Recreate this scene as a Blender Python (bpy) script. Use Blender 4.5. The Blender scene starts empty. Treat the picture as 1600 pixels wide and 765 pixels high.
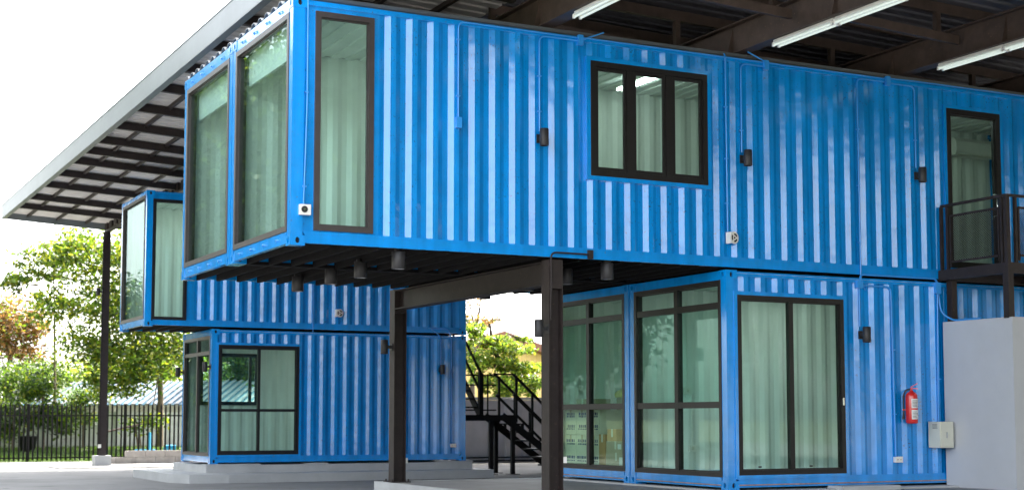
import bpy, math, random
import numpy as np
from mathutils import Vector, Matrix

R = math.radians
sc = bpy.context.scene
col = sc.collection
rng = random.Random(7)
nrg = np.random.default_rng(11)

# ------------------------------------------------------------------ camera
CAM = (-5.296, -15.9638, 1.4352)
YAW, PIT, FPX, PPY = 0.4717, 0.081855, 2288.4852, 465.9165
cd = bpy.data.cameras.new('camera')
cam = bpy.data.objects.new('camera', cd)
col.objects.link(cam)
cam.location = CAM
cam.rotation_euler = (math.pi / 2 + PIT, 0, -YAW)
cd.sensor_fit = 'HORIZONTAL'
cd.sensor_width = 36
cd.lens = FPX / 1600 * 36
cd.shift_y = (PPY - 382.5) / 1600
cd.clip_end = 3000
cd.dof.use_dof = True
cd.dof.focus_distance = 19.0
cd.dof.aperture_fstop = 2.4
sc.camera = cam

# ------------------------------------------------------------------ sky, sun, exposure
SUN_DIR = Vector((0.80, 0.50, 0.0)).normalized()
SUN_EL = R(47)
w = bpy.data.worlds.new('World')
sc.world = w
w.use_nodes = True
wn = w.node_tree
for n in list(wn.nodes):
    wn.nodes.remove(n)
sky = wn.nodes.new('ShaderNodeTexSky')
sky.sky_type = 'NISHITA'
sky.sun_disc = False
sky.sun_elevation = SUN_EL
sky.sun_rotation = math.atan2(SUN_DIR.x, SUN_DIR.y)
sky.air_density = 1.0
sky.dust_density = 4.0
sky.ozone_density = 1.0
hsv = wn.nodes.new('ShaderNodeHueSaturation')
hsv.inputs['Saturation'].default_value = 0.30
bg = wn.nodes.new('ShaderNodeBackground')
bg.inputs['Strength'].default_value = 0.15
wo = wn.nodes.new('ShaderNodeOutputWorld')
wn.links.new(sky.outputs[0], hsv.inputs['Color'])
wn.links.new(hsv.outputs[0], bg.inputs['Color'])
wn.links.new(bg.outputs[0], wo.inputs['Surface'])
sd = bpy.data.lights.new('sun', 'SUN')
sd.energy = 3.0
sd.angle = R(0.8)
sd.color = (1.0, 0.93, 0.82)
sun = bpy.data.objects.new('sun', sd)
col.objects.link(sun)
sun.location = (20, 25, 40)
to_sun = Vector((SUN_DIR.x * math.cos(SUN_EL), SUN_DIR.y * math.cos(SUN_EL), math.sin(SUN_EL)))
sun.rotation_euler = to_sun.to_track_quat('Z', 'Y').to_euler()

sc.view_settings.view_transform = 'Standard'
sc.view_settings.look = 'None'
sc.view_settings.gamma = 1.0
sc.view_settings.use_curve_mapping = False
sc.view_settings.exposure = 2.95
sc.render.engine = 'CYCLES'
sc.cycles.use_denoising = True
sc.cycles.max_bounces = 10
sc.cycles.diffuse_bounces = 6
sc.cycles.glossy_bounces = 5
sc.cycles.transparent_max_bounces = 24
sc.cycles.caustics_reflective = False
sc.cycles.caustics_refractive = False
sc.cycles.sample_clamp_indirect = 8

# ------------------------------------------------------------------ pixel -> point on a plane of the place
_F = np.array([math.sin(YAW), math.cos(YAW), 0.])
_R = np.array([math.cos(YAW), -math.sin(YAW), 0.])
_U = np.array([0, 0, 1.])
_F2 = _F * math.cos(PIT) + _U * math.sin(PIT)
_U2 = -_F * math.sin(PIT) + _U * math.cos(PIT)
def un(px, py, axis, val):
    d = _F2 + _R * (px - 800) / FPX + _U2 * (PPY - py) / FPX
    i = 'xyz'.index(axis)
    t = (val - CAM[i]) / d[i]
    return tuple(float(CAM[k] + d[k] * t) for k in range(3))

# ------------------------------------------------------------------ materials
def mat(name, color, rough=0.5, metal=0.0, spec=0.5, coat=0.0, noise=0.0, nscale=6.0, bump=0.0, bscale=60.0,
        specks=None, rvar=0.0, streak=0.0, wave=0.0):
    m = bpy.data.materials.new(name)
    m.use_nodes = True
    nt = m.node_tree
    b = nt.nodes['Principled BSDF']
    b.inputs['Base Color'].default_value = (*color, 1)
    b.inputs['Roughness'].default_value = rough
    b.inputs['Metallic'].default_value = metal
    b.inputs['Specular IOR Level'].default_value = spec
    b.inputs['Coat Weight'].default_value = coat
    b.inputs['Coat Roughness'].default_value = 0.12
    geo = nt.nodes.new('ShaderNodeNewGeometry')
    src = None
    if noise > 0:
        nz = nt.nodes.new('ShaderNodeTexNoise')
        nz.inputs['Scale'].default_value = nscale
        nz.inputs['Detail'].default_value = 6
        nz.inputs['Roughness'].default_value = 0.62
        nt.links.new(geo.outputs['Position'], nz.inputs['Vector'])
        mr = nt.nodes.new('ShaderNodeMapRange')
        mr.inputs['From Min'].default_value = 0.3
        mr.inputs['From Max'].default_value = 0.7
        mr.inputs['To Min'].default_value = 1 - noise
        mr.inputs['To Max'].default_value = 1 + noise * 0.7
        nt.links.new(nz.outputs['Fac'], mr.inputs['Value'])
        mx = nt.nodes.new('ShaderNodeVectorMath')
        mx.operation = 'SCALE'
        mx.inputs[0].default_value = color
        nt.links.new(mr.outputs[0], mx.inputs['Scale'])
        src = mx.outputs[0]
        if rvar > 0:
            r2 = nt.nodes.new('ShaderNodeMapRange')
            r2.inputs['To Min'].default_value = rough - rvar
            r2.inputs['To Max'].default_value = rough + rvar
            nt.links.new(nz.outputs['Fac'], r2.inputs['Value'])
            nt.links.new(r2.outputs[0], b.inputs['Roughness'])
    if streak > 0 and src:
        mp = nt.nodes.new('ShaderNodeMapping'); mp.inputs['Scale'].default_value = (7, 7, 0.45)
        nt.links.new(geo.outputs['Position'], mp.inputs['Vector'])
        n4 = nt.nodes.new('ShaderNodeTexNoise'); n4.inputs['Scale'].default_value = 1.0; n4.inputs['Detail'].default_value = 5
        nt.links.new(mp.outputs[0], n4.inputs['Vector'])
        r4 = nt.nodes.new('ShaderNodeMapRange')
        r4.inputs['From Min'].default_value = 0.35; r4.inputs['From Max'].default_value = 0.68
        r4.inputs['To Min'].default_value = 1 - streak; r4.inputs['To Max'].default_value = 1.06
        nt.links.new(n4.outputs['Fac'], r4.inputs['Value'])
        s4 = nt.nodes.new('ShaderNodeVectorMath'); s4.operation = 'SCALE'
        nt.links.new(src, s4.inputs[0]); nt.links.new(r4.outputs[0], s4.inputs['Scale'])
        src = s4.outputs[0]
    if specks:
        scol, sscale, lo, hi = specks
        n2 = nt.nodes.new('ShaderNodeTexNoise')
        n2.inputs['Scale'].default_value = sscale
        n2.inputs['Detail'].default_value = 3
        nt.links.new(geo.outputs['Position'], n2.inputs['Vector'])
        n3 = nt.nodes.new('ShaderNodeTexNoise')
        n3.inputs['Scale'].default_value = 0.9
        n3.inputs['Detail'].default_value = 3
        nt.links.new(geo.outputs['Position'], n3.inputs['Vector'])
        m1 = nt.nodes.new('ShaderNodeMapRange')
        m1.inputs['From Min'].default_value = lo
        m1.inputs['From Max'].default_value = hi
        nt.links.new(n2.outputs['Fac'], m1.inputs['Value'])
        m2 = nt.nodes.new('ShaderNodeMapRange')
        m2.inputs['From Min'].default_value = 0.42
        m2.inputs['From Max'].default_value = 0.62
        nt.links.new(n3.outputs['Fac'], m2.inputs['Value'])
        ml = nt.nodes.new('ShaderNodeMath')
        ml.operation = 'MULTIPLY'
        nt.links.new(m1.outputs[0], ml.inputs[0])
        nt.links.new(m2.outputs[0], ml.inputs[1])
        mixc = nt.nodes.new('ShaderNodeMix')
        mixc.data_type = 'RGBA'
        nt.links.new(ml.outputs[0], mixc.inputs['Factor'])
        if src:
            nt.links.new(src, mixc.inputs[6])
        else:
            mixc.inputs[6].default_value = (*color, 1)
        mixc.inputs[7].default_value = (*scol, 1)
        src = mixc.outputs[2]
    if src:
        nt.links.new(src, b.inputs['Base Color'])
    if bump > 0:
        nb = nt.nodes.new('ShaderNodeTexNoise')
        nb.inputs['Scale'].default_value = bscale
        nb.inputs['Detail'].default_value = 4
        nt.links.new(geo.outputs['Position'], nb.inputs['Vector'])
        bp = nt.nodes.new('ShaderNodeBump')
        bp.inputs['Strength'].default_value = bump
        bp.inputs['Distance'].default_value = 0.01
        nt.links.new(nb.outputs['Fac'], bp.inputs['Height'])
        if wave > 0:
            nw = nt.nodes.new('ShaderNodeTexNoise'); nw.inputs['Scale'].default_value = 2.6; nw.inputs['Detail'].default_value = 2
            nt.links.new(geo.outputs['Position'], nw.inputs['Vector'])
            bw_ = nt.nodes.new('ShaderNodeBump'); bw_.inputs['Strength'].default_value = wave; bw_.inputs['Distance'].default_value = 0.06
            nt.links.new(nw.outputs['Fac'], bw_.inputs['Height']); nt.links.new(bw_.outputs[0], bp.inputs['Normal'])
        nt.links.new(bp.outputs[0], b.inputs['Normal'])
    return m

def glass_mat(name, tint, f0=0.045):
    m = bpy.data.materials.new(name)
    m.use_nodes = True
    nt = m.node_tree
    for n in list(nt.nodes):
        nt.nodes.remove(n)
    out = nt.nodes.new('ShaderNodeOutputMaterial')
    tr = nt.nodes.new('ShaderNodeBsdfTransparent')
    tr.inputs['Color'].default_value = (*tint, 1)
    gl = nt.nodes.new('ShaderNodeBsdfGlossy')
    gl.inputs['Roughness'].default_value = 0.0
    gl.inputs['Color'].default_value = (0.40, 0.45, 0.43, 1)
    geo = nt.nodes.new('ShaderNodeNewGeometry')
    dt = nt.nodes.new('ShaderNodeVectorMath'); dt.operation = 'DOT_PRODUCT'
    nt.links.new(geo.outputs['Incoming'], dt.inputs[0])
    nt.links.new(geo.outputs['Normal'], dt.inputs[1])
    ab = nt.nodes.new('ShaderNodeMath'); ab.operation = 'ABSOLUTE'
    nt.links.new(dt.outputs['Value'], ab.inputs[0])
    om = nt.nodes.new('ShaderNodeMath'); om.operation = 'SUBTRACT'; om.inputs[0].default_value = 1.0
    nt.links.new(ab.outputs[0], om.inputs[1])
    pw = nt.nodes.new('ShaderNodeMath'); pw.operation = 'POWER'; pw.inputs[1].default_value = 5.0
    nt.links.new(om.outputs[0], pw.inputs[0])
    ma = nt.nodes.new('ShaderNodeMath'); ma.operation = 'MULTIPLY_ADD'
    ma.inputs[1].default_value = 1 - f0; ma.inputs[2].default_value = f0
    nt.links.new(pw.outputs[0], ma.inputs[0])
    mx = nt.nodes.new('ShaderNodeMixShader')
    nt.links.new(ma.outputs[0], mx.inputs[0])
    nt.links.new(tr.outputs[0], mx.inputs[1])
    nt.links.new(gl.outputs[0], mx.inputs[2])
    nt.links.new(mx.outputs[0], out.inputs['Surface'])
    return m

def leaf_mat(name, color, trans=0.55, hue=0.0):
    m = bpy.data.materials.new(name)
    m.use_nodes = True
    nt = m.node_tree
    for n in list(nt.nodes):
        nt.nodes.remove(n)
    out = nt.nodes.new('ShaderNodeOutputMaterial')
    df = nt.nodes.new('ShaderNodeBsdfPrincipled')
    df.inputs['Roughness'].default_value = 0.45
    tl = nt.nodes.new('ShaderNodeBsdfTranslucent')
    geo = nt.nodes.new('ShaderNodeNewGeometry')
    nz = nt.nodes.new('ShaderNodeTexNoise'); nz.inputs['Scale'].default_value = 1.7
    nt.links.new(geo.outputs['Position'], nz.inputs['Vector'])
    mr = nt.nodes.new('ShaderNodeMapRange')
    mr.inputs['From Min'].default_value = 0.3; mr.inputs['From Max'].default_value = 0.7
    mr.inputs['To Min'].default_value = 0.65; mr.inputs['To Max'].default_value = 1.35
    nt.links.new(nz.outputs['Fac'], mr.inputs['Value'])
    vs = nt.nodes.new('ShaderNodeVectorMath'); vs.operation = 'SCALE'
    vs.inputs[0].default_value = color
    nt.links.new(mr.outputs[0], vs.inputs['Scale'])
    nt.links.new(vs.outputs[0], df.inputs['Base Color'])
    v2 = nt.nodes.new('ShaderNodeVectorMath'); v2.operation = 'SCALE'
    v2.inputs[0].default_value = (color[0] * 1.2 + .01, color[1] * 1.3, color[2] * 0.7)
    nt.links.new(mr.outputs[0], v2.inputs['Scale'])
    nt.links.new(v2.outputs[0], tl.inputs['Color'])
    mx = nt.nodes.new('ShaderNodeMixShader'); mx.inputs[0].default_value = trans
    nt.links.new(df.outputs[0], mx.inputs[1]); nt.links.new(tl.outputs[0], mx.inputs[2])
    nt.links.new(mx.outputs[0], out.inputs['Surface'])
    return m

def emit_mat(name, color, strength):
    m = bpy.data.materials.new(name)
    m.use_nodes = True
    b = m.node_tree.nodes['Principled BSDF']
    b.inputs['Base Color'].default_value = (0.45, 0.47, 0.45, 1)
    b.inputs['Emission Color'].default_value = (*color, 1)
    b.inputs['Emission Strength'].default_value = strength
    return m

M = {
    'blue': mat('blue_paint', (0.0004, 0.285, 0.78), 0.16, spec=0.70, coat=0.75, noise=0.12, nscale=3.0, bump=0.025, bscale=18,
                specks=((0.02, 0.035, 0.07), 38.0, 0.63, 0.72), rvar=0.05, streak=0.22, wave=0.28),
    'blue_clean': mat('blue_frame_paint', (0.0004, 0.285, 0.78), 0.18, spec=0.70, coat=0.75, noise=0.10, nscale=4.0, bump=0.04, bscale=20,
                      specks=((0.10, 0.10, 0.12), 30.0, 0.66, 0.76), streak=0.12, wave=0.15),
    'lining': mat('inner_lining_paint', (0.80, 0.82, 0.79), 0.55, noise=0.05, nscale=2.0),
    'ceiling': mat('ceiling_paint', (0.72, 0.75, 0.73), 0.6, noise=0.04),
    'floor_in': mat('plywood_floor', (0.20, 0.17, 0.13), 0.6, noise=0.2),
    'under': mat('black_underside_paint', (0.008, 0.0075, 0.008), 0.8, spec=0.12, noise=0.25, nscale=5),
    'steel': mat('dark_brown_steel', (0.030, 0.0225, 0.021), 0.5, spec=0.28, noise=0.25, nscale=7, bump=0.08, bscale=40,
                 specks=((0.10, 0.06, 0.045), 28.0, 0.66, 0.74)),
    'roof_steel': mat('brown_roof_steel', (0.075, 0.054, 0.044), 0.5, spec=0.3, noise=0.3, nscale=5, bump=0.08, bscale=40, specks=((0.16, 0.10, 0.07), 24.0, 0.64, 0.74)),  # brown steel with a lighter base to offset low light under the roof
    'black': mat('black_steel', (0.008, 0.0075, 0.008), 0.6, spec=0.15, noise=0.2),
    'frame': mat('black_aluminium', (0.0085, 0.0075, 0.0078), 0.38, noise=0.3, nscale=9,
                 specks=((0.06, 0.05, 0.045), 45.0, 0.66, 0.74)),
    'frame_grey': mat('bronze_aluminium', (0.042, 0.035, 0.034), 0.40, noise=0.2, nscale=9),
    'glass': glass_mat('green_tinted_glass', (0.86, 0.968, 0.935)),
    'hole': mat('dark_cavity', (0.008, 0.008, 0.009), 0.8),
    'concrete': mat('painted_concrete', (0.46, 0.465, 0.465), 0.7, noise=0.14, nscale=1.6, bump=0.12, bscale=40),
    'slabtop': mat('worn_concrete', (0.27, 0.26, 0.25), 0.65, noise=0.28, nscale=1.1, bump=0.15, bscale=50),
    'drive': mat('driveway_concrete', (0.24, 0.237, 0.232), 0.9, spec=0.15, noise=0.22, nscale=0.5, bump=0.15, bscale=30,
                 specks=((0.10, 0.10, 0.10), 2.2, 0.60, 0.75), rvar=0.05),
    'terrain': mat('bare_earth', (0.11, 0.12, 0.05), 0.9, noise=0.4, nscale=1.0),
    'lawn': mat('lawn_soil', (0.045, 0.075, 0.015), 0.9, noise=0.4, nscale=2.0),
    'grass': leaf_mat('grass_blades', (0.05, 0.10, 0.014), 0.4),
    'tile': mat('pale_paver', (0.16, 0.16, 0.16), 0.6, noise=0.2, nscale=3),
    'blockgrey': mat('grey_wall_paint', (0.50, 0.51, 0.525), 0.7, noise=0.07, nscale=1.2, bump=0.10, bscale=60),
    'cblock': mat('concrete_block', (0.34, 0.315, 0.29), 0.85, noise=0.2, nscale=5, bump=0.3, bscale=60),
    'bwall': mat('weathered_wall', (0.58, 0.58, 0.58), 0.85, noise=0.3, nscale=1.4, bump=0.2, bscale=20),
    'lilac': mat('lilac_grey_render', (0.60, 0.57, 0.59), 0.8, noise=0.1, nscale=2),
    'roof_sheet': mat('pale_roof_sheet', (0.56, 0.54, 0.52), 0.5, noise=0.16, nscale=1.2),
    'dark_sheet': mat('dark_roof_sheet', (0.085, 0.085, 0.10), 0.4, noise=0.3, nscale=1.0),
    'fascia': mat('grey_fascia_metal', (0.15, 0.17, 0.175), 0.38, metal=0.15, noise=0.12, nscale=1.2, bump=0.25, bscale=2.5),
    'white': mat('white_plastic', (0.78, 0.77, 0.72), 0.4, noise=0.05),
    'cream': mat('cream_enamel', (0.62, 0.62, 0.52), 0.4, noise=0.05),
    'lamp': mat('lamp_black', (0.020, 0.019, 0.021), 0.5, noise=0.15),
    'chrome': mat('chrome', (0.75, 0.75, 0.75), 0.15, metal=1.0),
    'red': mat('red_enamel', (0.62, 0.018, 0.015), 0.25, coat=0.6, noise=0.06),
    'rubber': mat('black_rubber', (0.012, 0.012, 0.012), 0.6),
    'tube': emit_mat('lit_tube', (0.86, 1.0, 0.90), 0.08),
    'tube_in': emit_mat('lit_room_tube', (0.90, 1.0, 0.95), 2.6),
    'card': mat('cardboard', (0.42, 0.36, 0.24), 0.8, noise=0.1, nscale=4),
    'cardpale': mat('pale_cardboard', (0.62, 0.62, 0.48), 0.8, noise=0.08, nscale=4),
    'cardbrown': mat('brown_cardboard', (0.46, 0.27, 0.11), 0.8, noise=0.1, nscale=4),
    'ink': mat('blue_ink', (0.03, 0.06, 0.16), 0.7),
    'yellowbag': mat('yellow_plastic', (0.62, 0.48, 0.04), 0.4, noise=0.15),
    'bark': mat('bark', (0.15, 0.115, 0.08), 0.9, noise=0.35, nscale=8, bump=0.4, bscale=25),
    'bark_dark': mat('dark_bark', (0.06, 0.045, 0.035), 0.9, noise=0.35, nscale=8),
    'sheetblue': mat('blue_roof_sheet', (0.014, 0.10, 0.16), 0.4, noise=0.15),
    'sheetwhite': mat('white_roof_sheet', (0.20, 0.21, 0.23), 0.5, noise=0.15),
    'header': mat('white_header_paint', (0.80, 0.81, 0.80), 0.5, noise=0.05),
    'conduit': mat('light_blue_conduit', (0.03, 0.30, 0.78), 0.3, coat=0.5),
    'yellow': mat('yellow_boards', (0.72, 0.52, 0.20), 0.7, noise=0.08),
    'brownroof': mat('brown_roof_board', (0.20, 0.085, 0.05), 0.7, noise=0.15),
    'bluepipe': mat('blue_plastic_pipe', (0.03, 0.30, 0.50), 0.4),
    'wood': mat('weathered_wood', (0.16, 0.11, 0.08), 0.8, noise=0.25),
    'paper': mat('paper_label', (0.75, 0.75, 0.72), 0.6),
    'rail_rust': mat('scuffed_edge', (0.36, 0.24, 0.22), 0.7, noise=0.4, nscale=8),
}
LG = [leaf_mat('leaf_light', (0.135, 0.215, 0.024)), leaf_mat('leaf_yellow', (0.28, 0.285, 0.034), 0.6), leaf_mat('leaf_mid', (0.045, 0.095, 0.016)), leaf_mat('leaf_dark', (0.025, 0.055, 0.014), 0.35)]
LO = [leaf_mat('leaf_orange', (0.23, 0.115, 0.05)), leaf_mat('leaf_rust', (0.14, 0.075, 0.045)), leaf_mat('leaf_olive', (0.15, 0.14, 0.03))]

# ------------------------------------------------------------------ mesh helpers
class MB:
    def __init__(s):
        s.v = []; s.f = []; s.mi = []; s.sm = []
    def add(s, verts, faces, mi=0, smooth=False):
        o = len(s.v)
        s.v += [tuple(p) for p in verts]
        for f in faces:
            s.f.append(tuple(i + o for i in f)); s.mi.append(mi); s.sm.append(smooth)
        return s
    def box(s, x0, x1, y0, y1, z0, z1, mi=0):
        if x1 < x0: x0, x1 = x1, x0
        if y1 < y0: y0, y1 = y1, y0
        if z1 < z0: z0, z1 = z1, z0
        v = [(x0,y0,z0),(x1,y0,z0),(x1,y1,z0),(x0,y1,z0),(x0,y0,z1),(x1,y0,z1),(x1,y1,z1),(x0,y1,z1)]
        return s.add(v, [(0,3,2,1),(4,5,6,7),(0,1,5,4),(1,2,6,5),(2,3,7,6),(3,0,4,7)], mi)
    def bar(s, a, b, wd, ht, up=(0,0,1), mi=0):
        a = Vector(a); b = Vector(b); d = (b - a).normalized(); u = Vector(up)
        sd_ = d.cross(u)
        if sd_.length < 1e-4: sd_ = d.cross(Vector((1,0,0)))
        sd_.normalize(); u = sd_.cross(d).normalized()
        v = []
        for p in (a, b):
            for i, j in ((-1,-1),(1,-1),(1,1),(-1,1)):
                v.append(p + sd_ * (i * wd / 2) + u * (j * ht / 2))
        return s.add(v, [(0,1,2,3),(7,6,5,4),(0,4,5,1),(1,5,6,2),(2,6,7,3),(3,7,4,0)], mi)
    def tube(s, path, r, n=8, r2=None, mi=0, smooth=True, cap=True):
        P = [Vector(p) for p in path]
        m = len(P); rings = []
        prev = None
        for i, p in enumerate(P):
            if i == 0: d = P[1] - P[0]
            elif i == m - 1: d = P[-1] - P[-2]
            else: d = (P[i+1] - P[i]).normalized() + (P[i] - P[i-1]).normalized()
            d.normalize()
            if prev is None:
                a = d.cross(Vector((0,0,1)))
                if a.length < 1e-3: a = d.cross(Vector((1,0,0)))
            else:
                a = prev - d * prev.dot(d)
            a.normalize(); prev = a
            b = d.cross(a)
            rr = r if r2 is None else r + (r2 - r) * i / (m - 1)
            rings.append([p + (a * math.cos(2*math.pi*k/n) + b * math.sin(2*math.pi*k/n)) * rr for k in range(n)])
        v = [q for ring in rings for q in ring]
        f = []
        for i in range(m - 1):
            for k in range(n):
                f.append((i*n+k, i*n+(k+1)%n, (i+1)*n+(k+1)%n, (i+1)*n+k))
        s.add(v, f, mi, smooth)
        if cap:
            s.add(rings[0], [tuple(range(n-1,-1,-1))], mi); s.add(rings[-1], [tuple(range(n))], mi)
        return s
    def lathe(s, prof, n=20, c=(0,0,0), mi=0, smooth=True):
        v = []; f = []
        for (r, z) in prof:
            for k in range(n):
                t = 2*math.pi*k/n
                v.append((c[0]+r*math.cos(t), c[1]+r*math.sin(t), c[2]+z))
        for i in range(len(prof)-1):
            for k in range(n):
                f.append((i*n+k, i*n+(k+1)%n, (i+1)*n+(k+1)%n, (i+1)*n+k))
        return s.add(v, f, mi, smooth)
    def mesh(s, name, mats):
        me = bpy.data.meshes.new(name)
        me.from_pydata(s.v, [], s.f)
        for m in (mats if isinstance(mats, (list, tuple)) else [mats]):
            me.materials.append(m)
        me.polygons.foreach_set('material_index', s.mi)
        me.polygons.foreach_set('use_smooth', s.sm)
        me.update()
        return me
    def build(s, name, mats, parent=None):
        return link(name, s.mesh(name, mats), parent)

def link(name, me, parent=None, loc=None, rot=None):
    o = bpy.data.objects.new(name, me)
    col.objects.link(o)
    if loc is not None: o.location = loc
    if rot is not None: o.rotation_euler = rot
    if parent is not None:
        o.parent = parent
        if loc is None:
            o.matrix_parent_inverse = parent_world(parent).inverted()
    return o

def parent_world(p):
    m = p.matrix_basis.copy()
    if p.parent is not None:
        m = parent_world(p.parent) @ p.matrix_parent_inverse @ m
    return m

def tag(o, label=None, cat=None, group=None, kind=None):
    if label: o['label'] = label
    if cat: o['category'] = cat
    if group: o['group'] = group
    if kind: o['kind'] = kind
    return o

def thing(name, label, cat, loc=(0,0,0), rotz=0, group=None):
    o = bpy.data.objects.new(name, None)
    col.objects.link(o)
    o.location = loc; o.rotation_euler = (0, 0, rotz)
    o.empty_display_size = 0.2
    return tag(o, label, cat, group)

def children(o):
    return [c for c in bpy.data.objects if c.parent == o]

def copy_tree(o, parent=None):
    c = o.copy(); col.objects.link(c)
    if parent is not None:
        c.parent = parent
    for ch in children(o):
        copy_tree(ch, c)
    return c

# ------------------------------------------------------------------ ground and setting
GZ = 0.10
g = MB(); g.add([(-700,-700,-0.02),(700,-700,-0.02),(700,900,-0.02),(-700,900,-0.02)], [(0,1,2,3)])
tag(g.build('terrain', M['terrain']), kind='structure')
g = MB(); g.box(-60, 45, -60, 31.6, 0.0, GZ)
drive = tag(g.build('driveway', M['drive']), kind='structure')
for xx in (-9.0, -3.0):
    MB().box(xx - 0.006, xx + 0.006, -20, 31, GZ - 0.01, GZ + 0.0015).build('expansion_joint', M['hole'], drive)
for yy in (-6, 0, 6, 12, 18, 24):
    MB().box(-20, 3.0, yy - 0.006, yy + 0.006, GZ - 0.01, GZ + 0.001).build('expansion_joint', M['hole'], drive)
# lawn rising to the boundary wall
lw = MB()
xs = np.linspace(-60, 60, 61); ys = np.linspace(31.6, 41, 12)
def lawn_z(x, y):
    return 0.085 + 0.30 * min(1, max(0, (y - 31.6) / 8.0)) + 0.015 * math.sin(x * 1.7) * math.sin(y * 1.3)
v = [(x, y, lawn_z(x, y)) for y in ys for x in xs]
f = [(j*61+i, j*61+i+1, (j+1)*61+i+1, (j+1)*61+i) for j in range(11) for i in range(60)]
lw.add(v, f, 0, True)
tag(lw.build('lawn', M['lawn']), kind='structure')
gb = MB()
for i in range(22000):
    x = rng.uniform(-3, 10.5); y = 31.7 + 7.9 * rng.random()
    z = lawn_z(x, y); h = rng.uniform(0.05, 0.13); a = rng.uniform(0, 6.28); wv = rng.uniform(0.008, 0.018)
    dx, dy = math.cos(a) * wv, math.sin(a) * wv
    lx, ly = rng.uniform(-.05, .05), rng.uniform(-.05, .05)
    gb.add([(x-dx, y-dy, z-0.01), (x+dx, y+dy, z-0.01), (x+lx, y+ly, z+h)], [(0,1,2)])
tag(gb.build('grass', M['grass']), 'short green grass growing behind the steel fence', 'grass', kind='stuff')
# pale pavers between the driveway and the low block wall
pv = thing('paved_strip', 'strip of pale square pavers in front of low block wall', 'paving', (4, 28, GZ))
pv['kind'] = 'structure'
pme = MB().box(-0.195, 0.195, -0.195, 0.195, 0, 0.02).mesh('paver', M['tile'])
for i in range(13):
    for j in range(7):
        link('paver', pme, pv, (-2.0 + 0.4 * i, -3.3 + 0.4 * j, 0.001 + rng.uniform(0, 0.003)))

# concrete slab under the near block
sl = MB(); sl.box(3.14, 17.0, -6.0, 5.15, 0.02, 0.475)
slab = tag(sl.build('raised_slab', M['slabtop']), kind='structure')
MB().box(3.11, 3.16, -6.03, 5.18, 0.02, 0.483).build('slab_edge', M['concrete'], slab)
MB().box(3.16, 17.0, 5.13, 5.18, 0.02, 0.483).build('slab_edge', M['concrete'], slab)
# strip footing below the near ground-floor containers
MB().box(5.95, 12.2, -0.32, 4.95, 0.47, 0.502).build('footing_strip', M['concrete'], slab)
MB().box(7.6, 8.6, -0.42, -0.10, 0.476, 0.535).build('door_step', M['concrete'], slab)
# stepped footing of the far block, its corner cut at an angle
fz = MB()
def poly_prism(mb, pts, z0, z1):
    n = len(pts)
    v = [(x, y, z0) for x, y in pts] + [(x, y, z1) for x, y in pts]
    fcs = [tuple(range(n - 1, -1, -1)), tuple(range(n, 2 * n))] + [(i, (i+1) % n, n + (i+1) % n, n + i) for i in range(n)]
    return mb.add(v, fcs)
poly_prism(fz, [(2.35, 14.9), (2.62, 14.25), (3.4, 14.05), (9.62, 14.2), (9.62, 18.2), (2.35, 18.2)], 0.02, 0.285)
foot2 = tag(fz.build('stepped_footing', M['concrete']), kind='structure')
MB().box(3.16, 9.44, 14.94, 17.75, 0.28, 0.445).build('footing_step', M['concrete'], foot2)
MB().box(3.16, 4.35, 14.93, 15.3, 0.44, 0.468).build('levelling_pad', M['concrete'], foot2)
MB().box(8.6, 9.45, 14.93, 15.3, 0.44, 0.468).build('levelling_pad', M['concrete'], foot2)
MB().box(5.4, 5.9, 14.93, 15.3, 0.44, 0.468).build('levelling_pad', M['concrete'], foot2)

# ------------------------------------------------------------------ container parts
W, H = 2.438, 2.896
PER = 0.278
def prof(a):
    t = a % PER
    if t < 0.072: return 0.036
    if t < 0.140: return 0.036 * (1 - (t - 0.072) / 0.068)
    if t < 0.210: return 0.0
    return 0.036 * (t - 0.210) / 0.068
def corrugated(name, axis, a0, a1, z0, z1, pos, inward, openings, material, parent, ph=0.0, flats=()):
    """sheet along axis ('x' or 'y') at plane pos; inward = +1/-1 direction of the recess"""
    bp = {a0, a1}
    k0 = math.floor((a0 - ph) / PER) - 1
    k1 = math.ceil((a1 - ph) / PER) + 1
    for k in range(k0, k1):
        for t in (0, 0.072, 0.140, 0.210):
            q = ph + k * PER + t
            if a0 < q < a1: bp.add(q)
    zb = {z0, z1}
    for (oa0, oa1, oz0, oz1) in openings:
        for q in (oa0, oa1):
            if a0 < q < a1: bp.add(q)
        for q in (oz0, oz1):
            if z0 < q < z1: zb.add(q)
    for (fa0, fa1) in flats:
        for q in (fa0, fa1):
            if a0 < q < a1: bp.add(q)
    A = sorted(bp); Z = sorted(zb)
    mb = MB()
    def off(a):
        for (fa0, fa1) in flats:
            if fa0 - 1e-6 <= a <= fa1 + 1e-6: return 0.018
        return prof(a - ph)
    for i in range(len(A) - 1):
        p0, p1 = A[i], A[i+1]
        if p1 - p0 < 1e-5: continue
        for j in range(len(Z) - 1):
            am, zm = (p0 + p1) / 2, (Z[j] + Z[j+1]) / 2
            if any(o[0] < am < o[1] and o[2] < zm < o[3] for o in openings): continue
            q0 = pos + inward * off(p0); q1 = pos + inward * off(p1)
            if axis == 'x':
                v = [(p0, q0, Z[j]), (p1, q1, Z[j]), (p1, q1, Z[j+1]), (p0, q0, Z[j+1])]
            else:
                v = [(q0, p0, Z[j]), (q1, p1, Z[j]), (q1, p1, Z[j+1]), (q0, p0, Z[j+1])]
            mb.add(v, [(0,1,2,3) if (axis == 'x') == (inward > 0) else (3,2,1,0)])
    return mb.build(name, material, parent)

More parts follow.
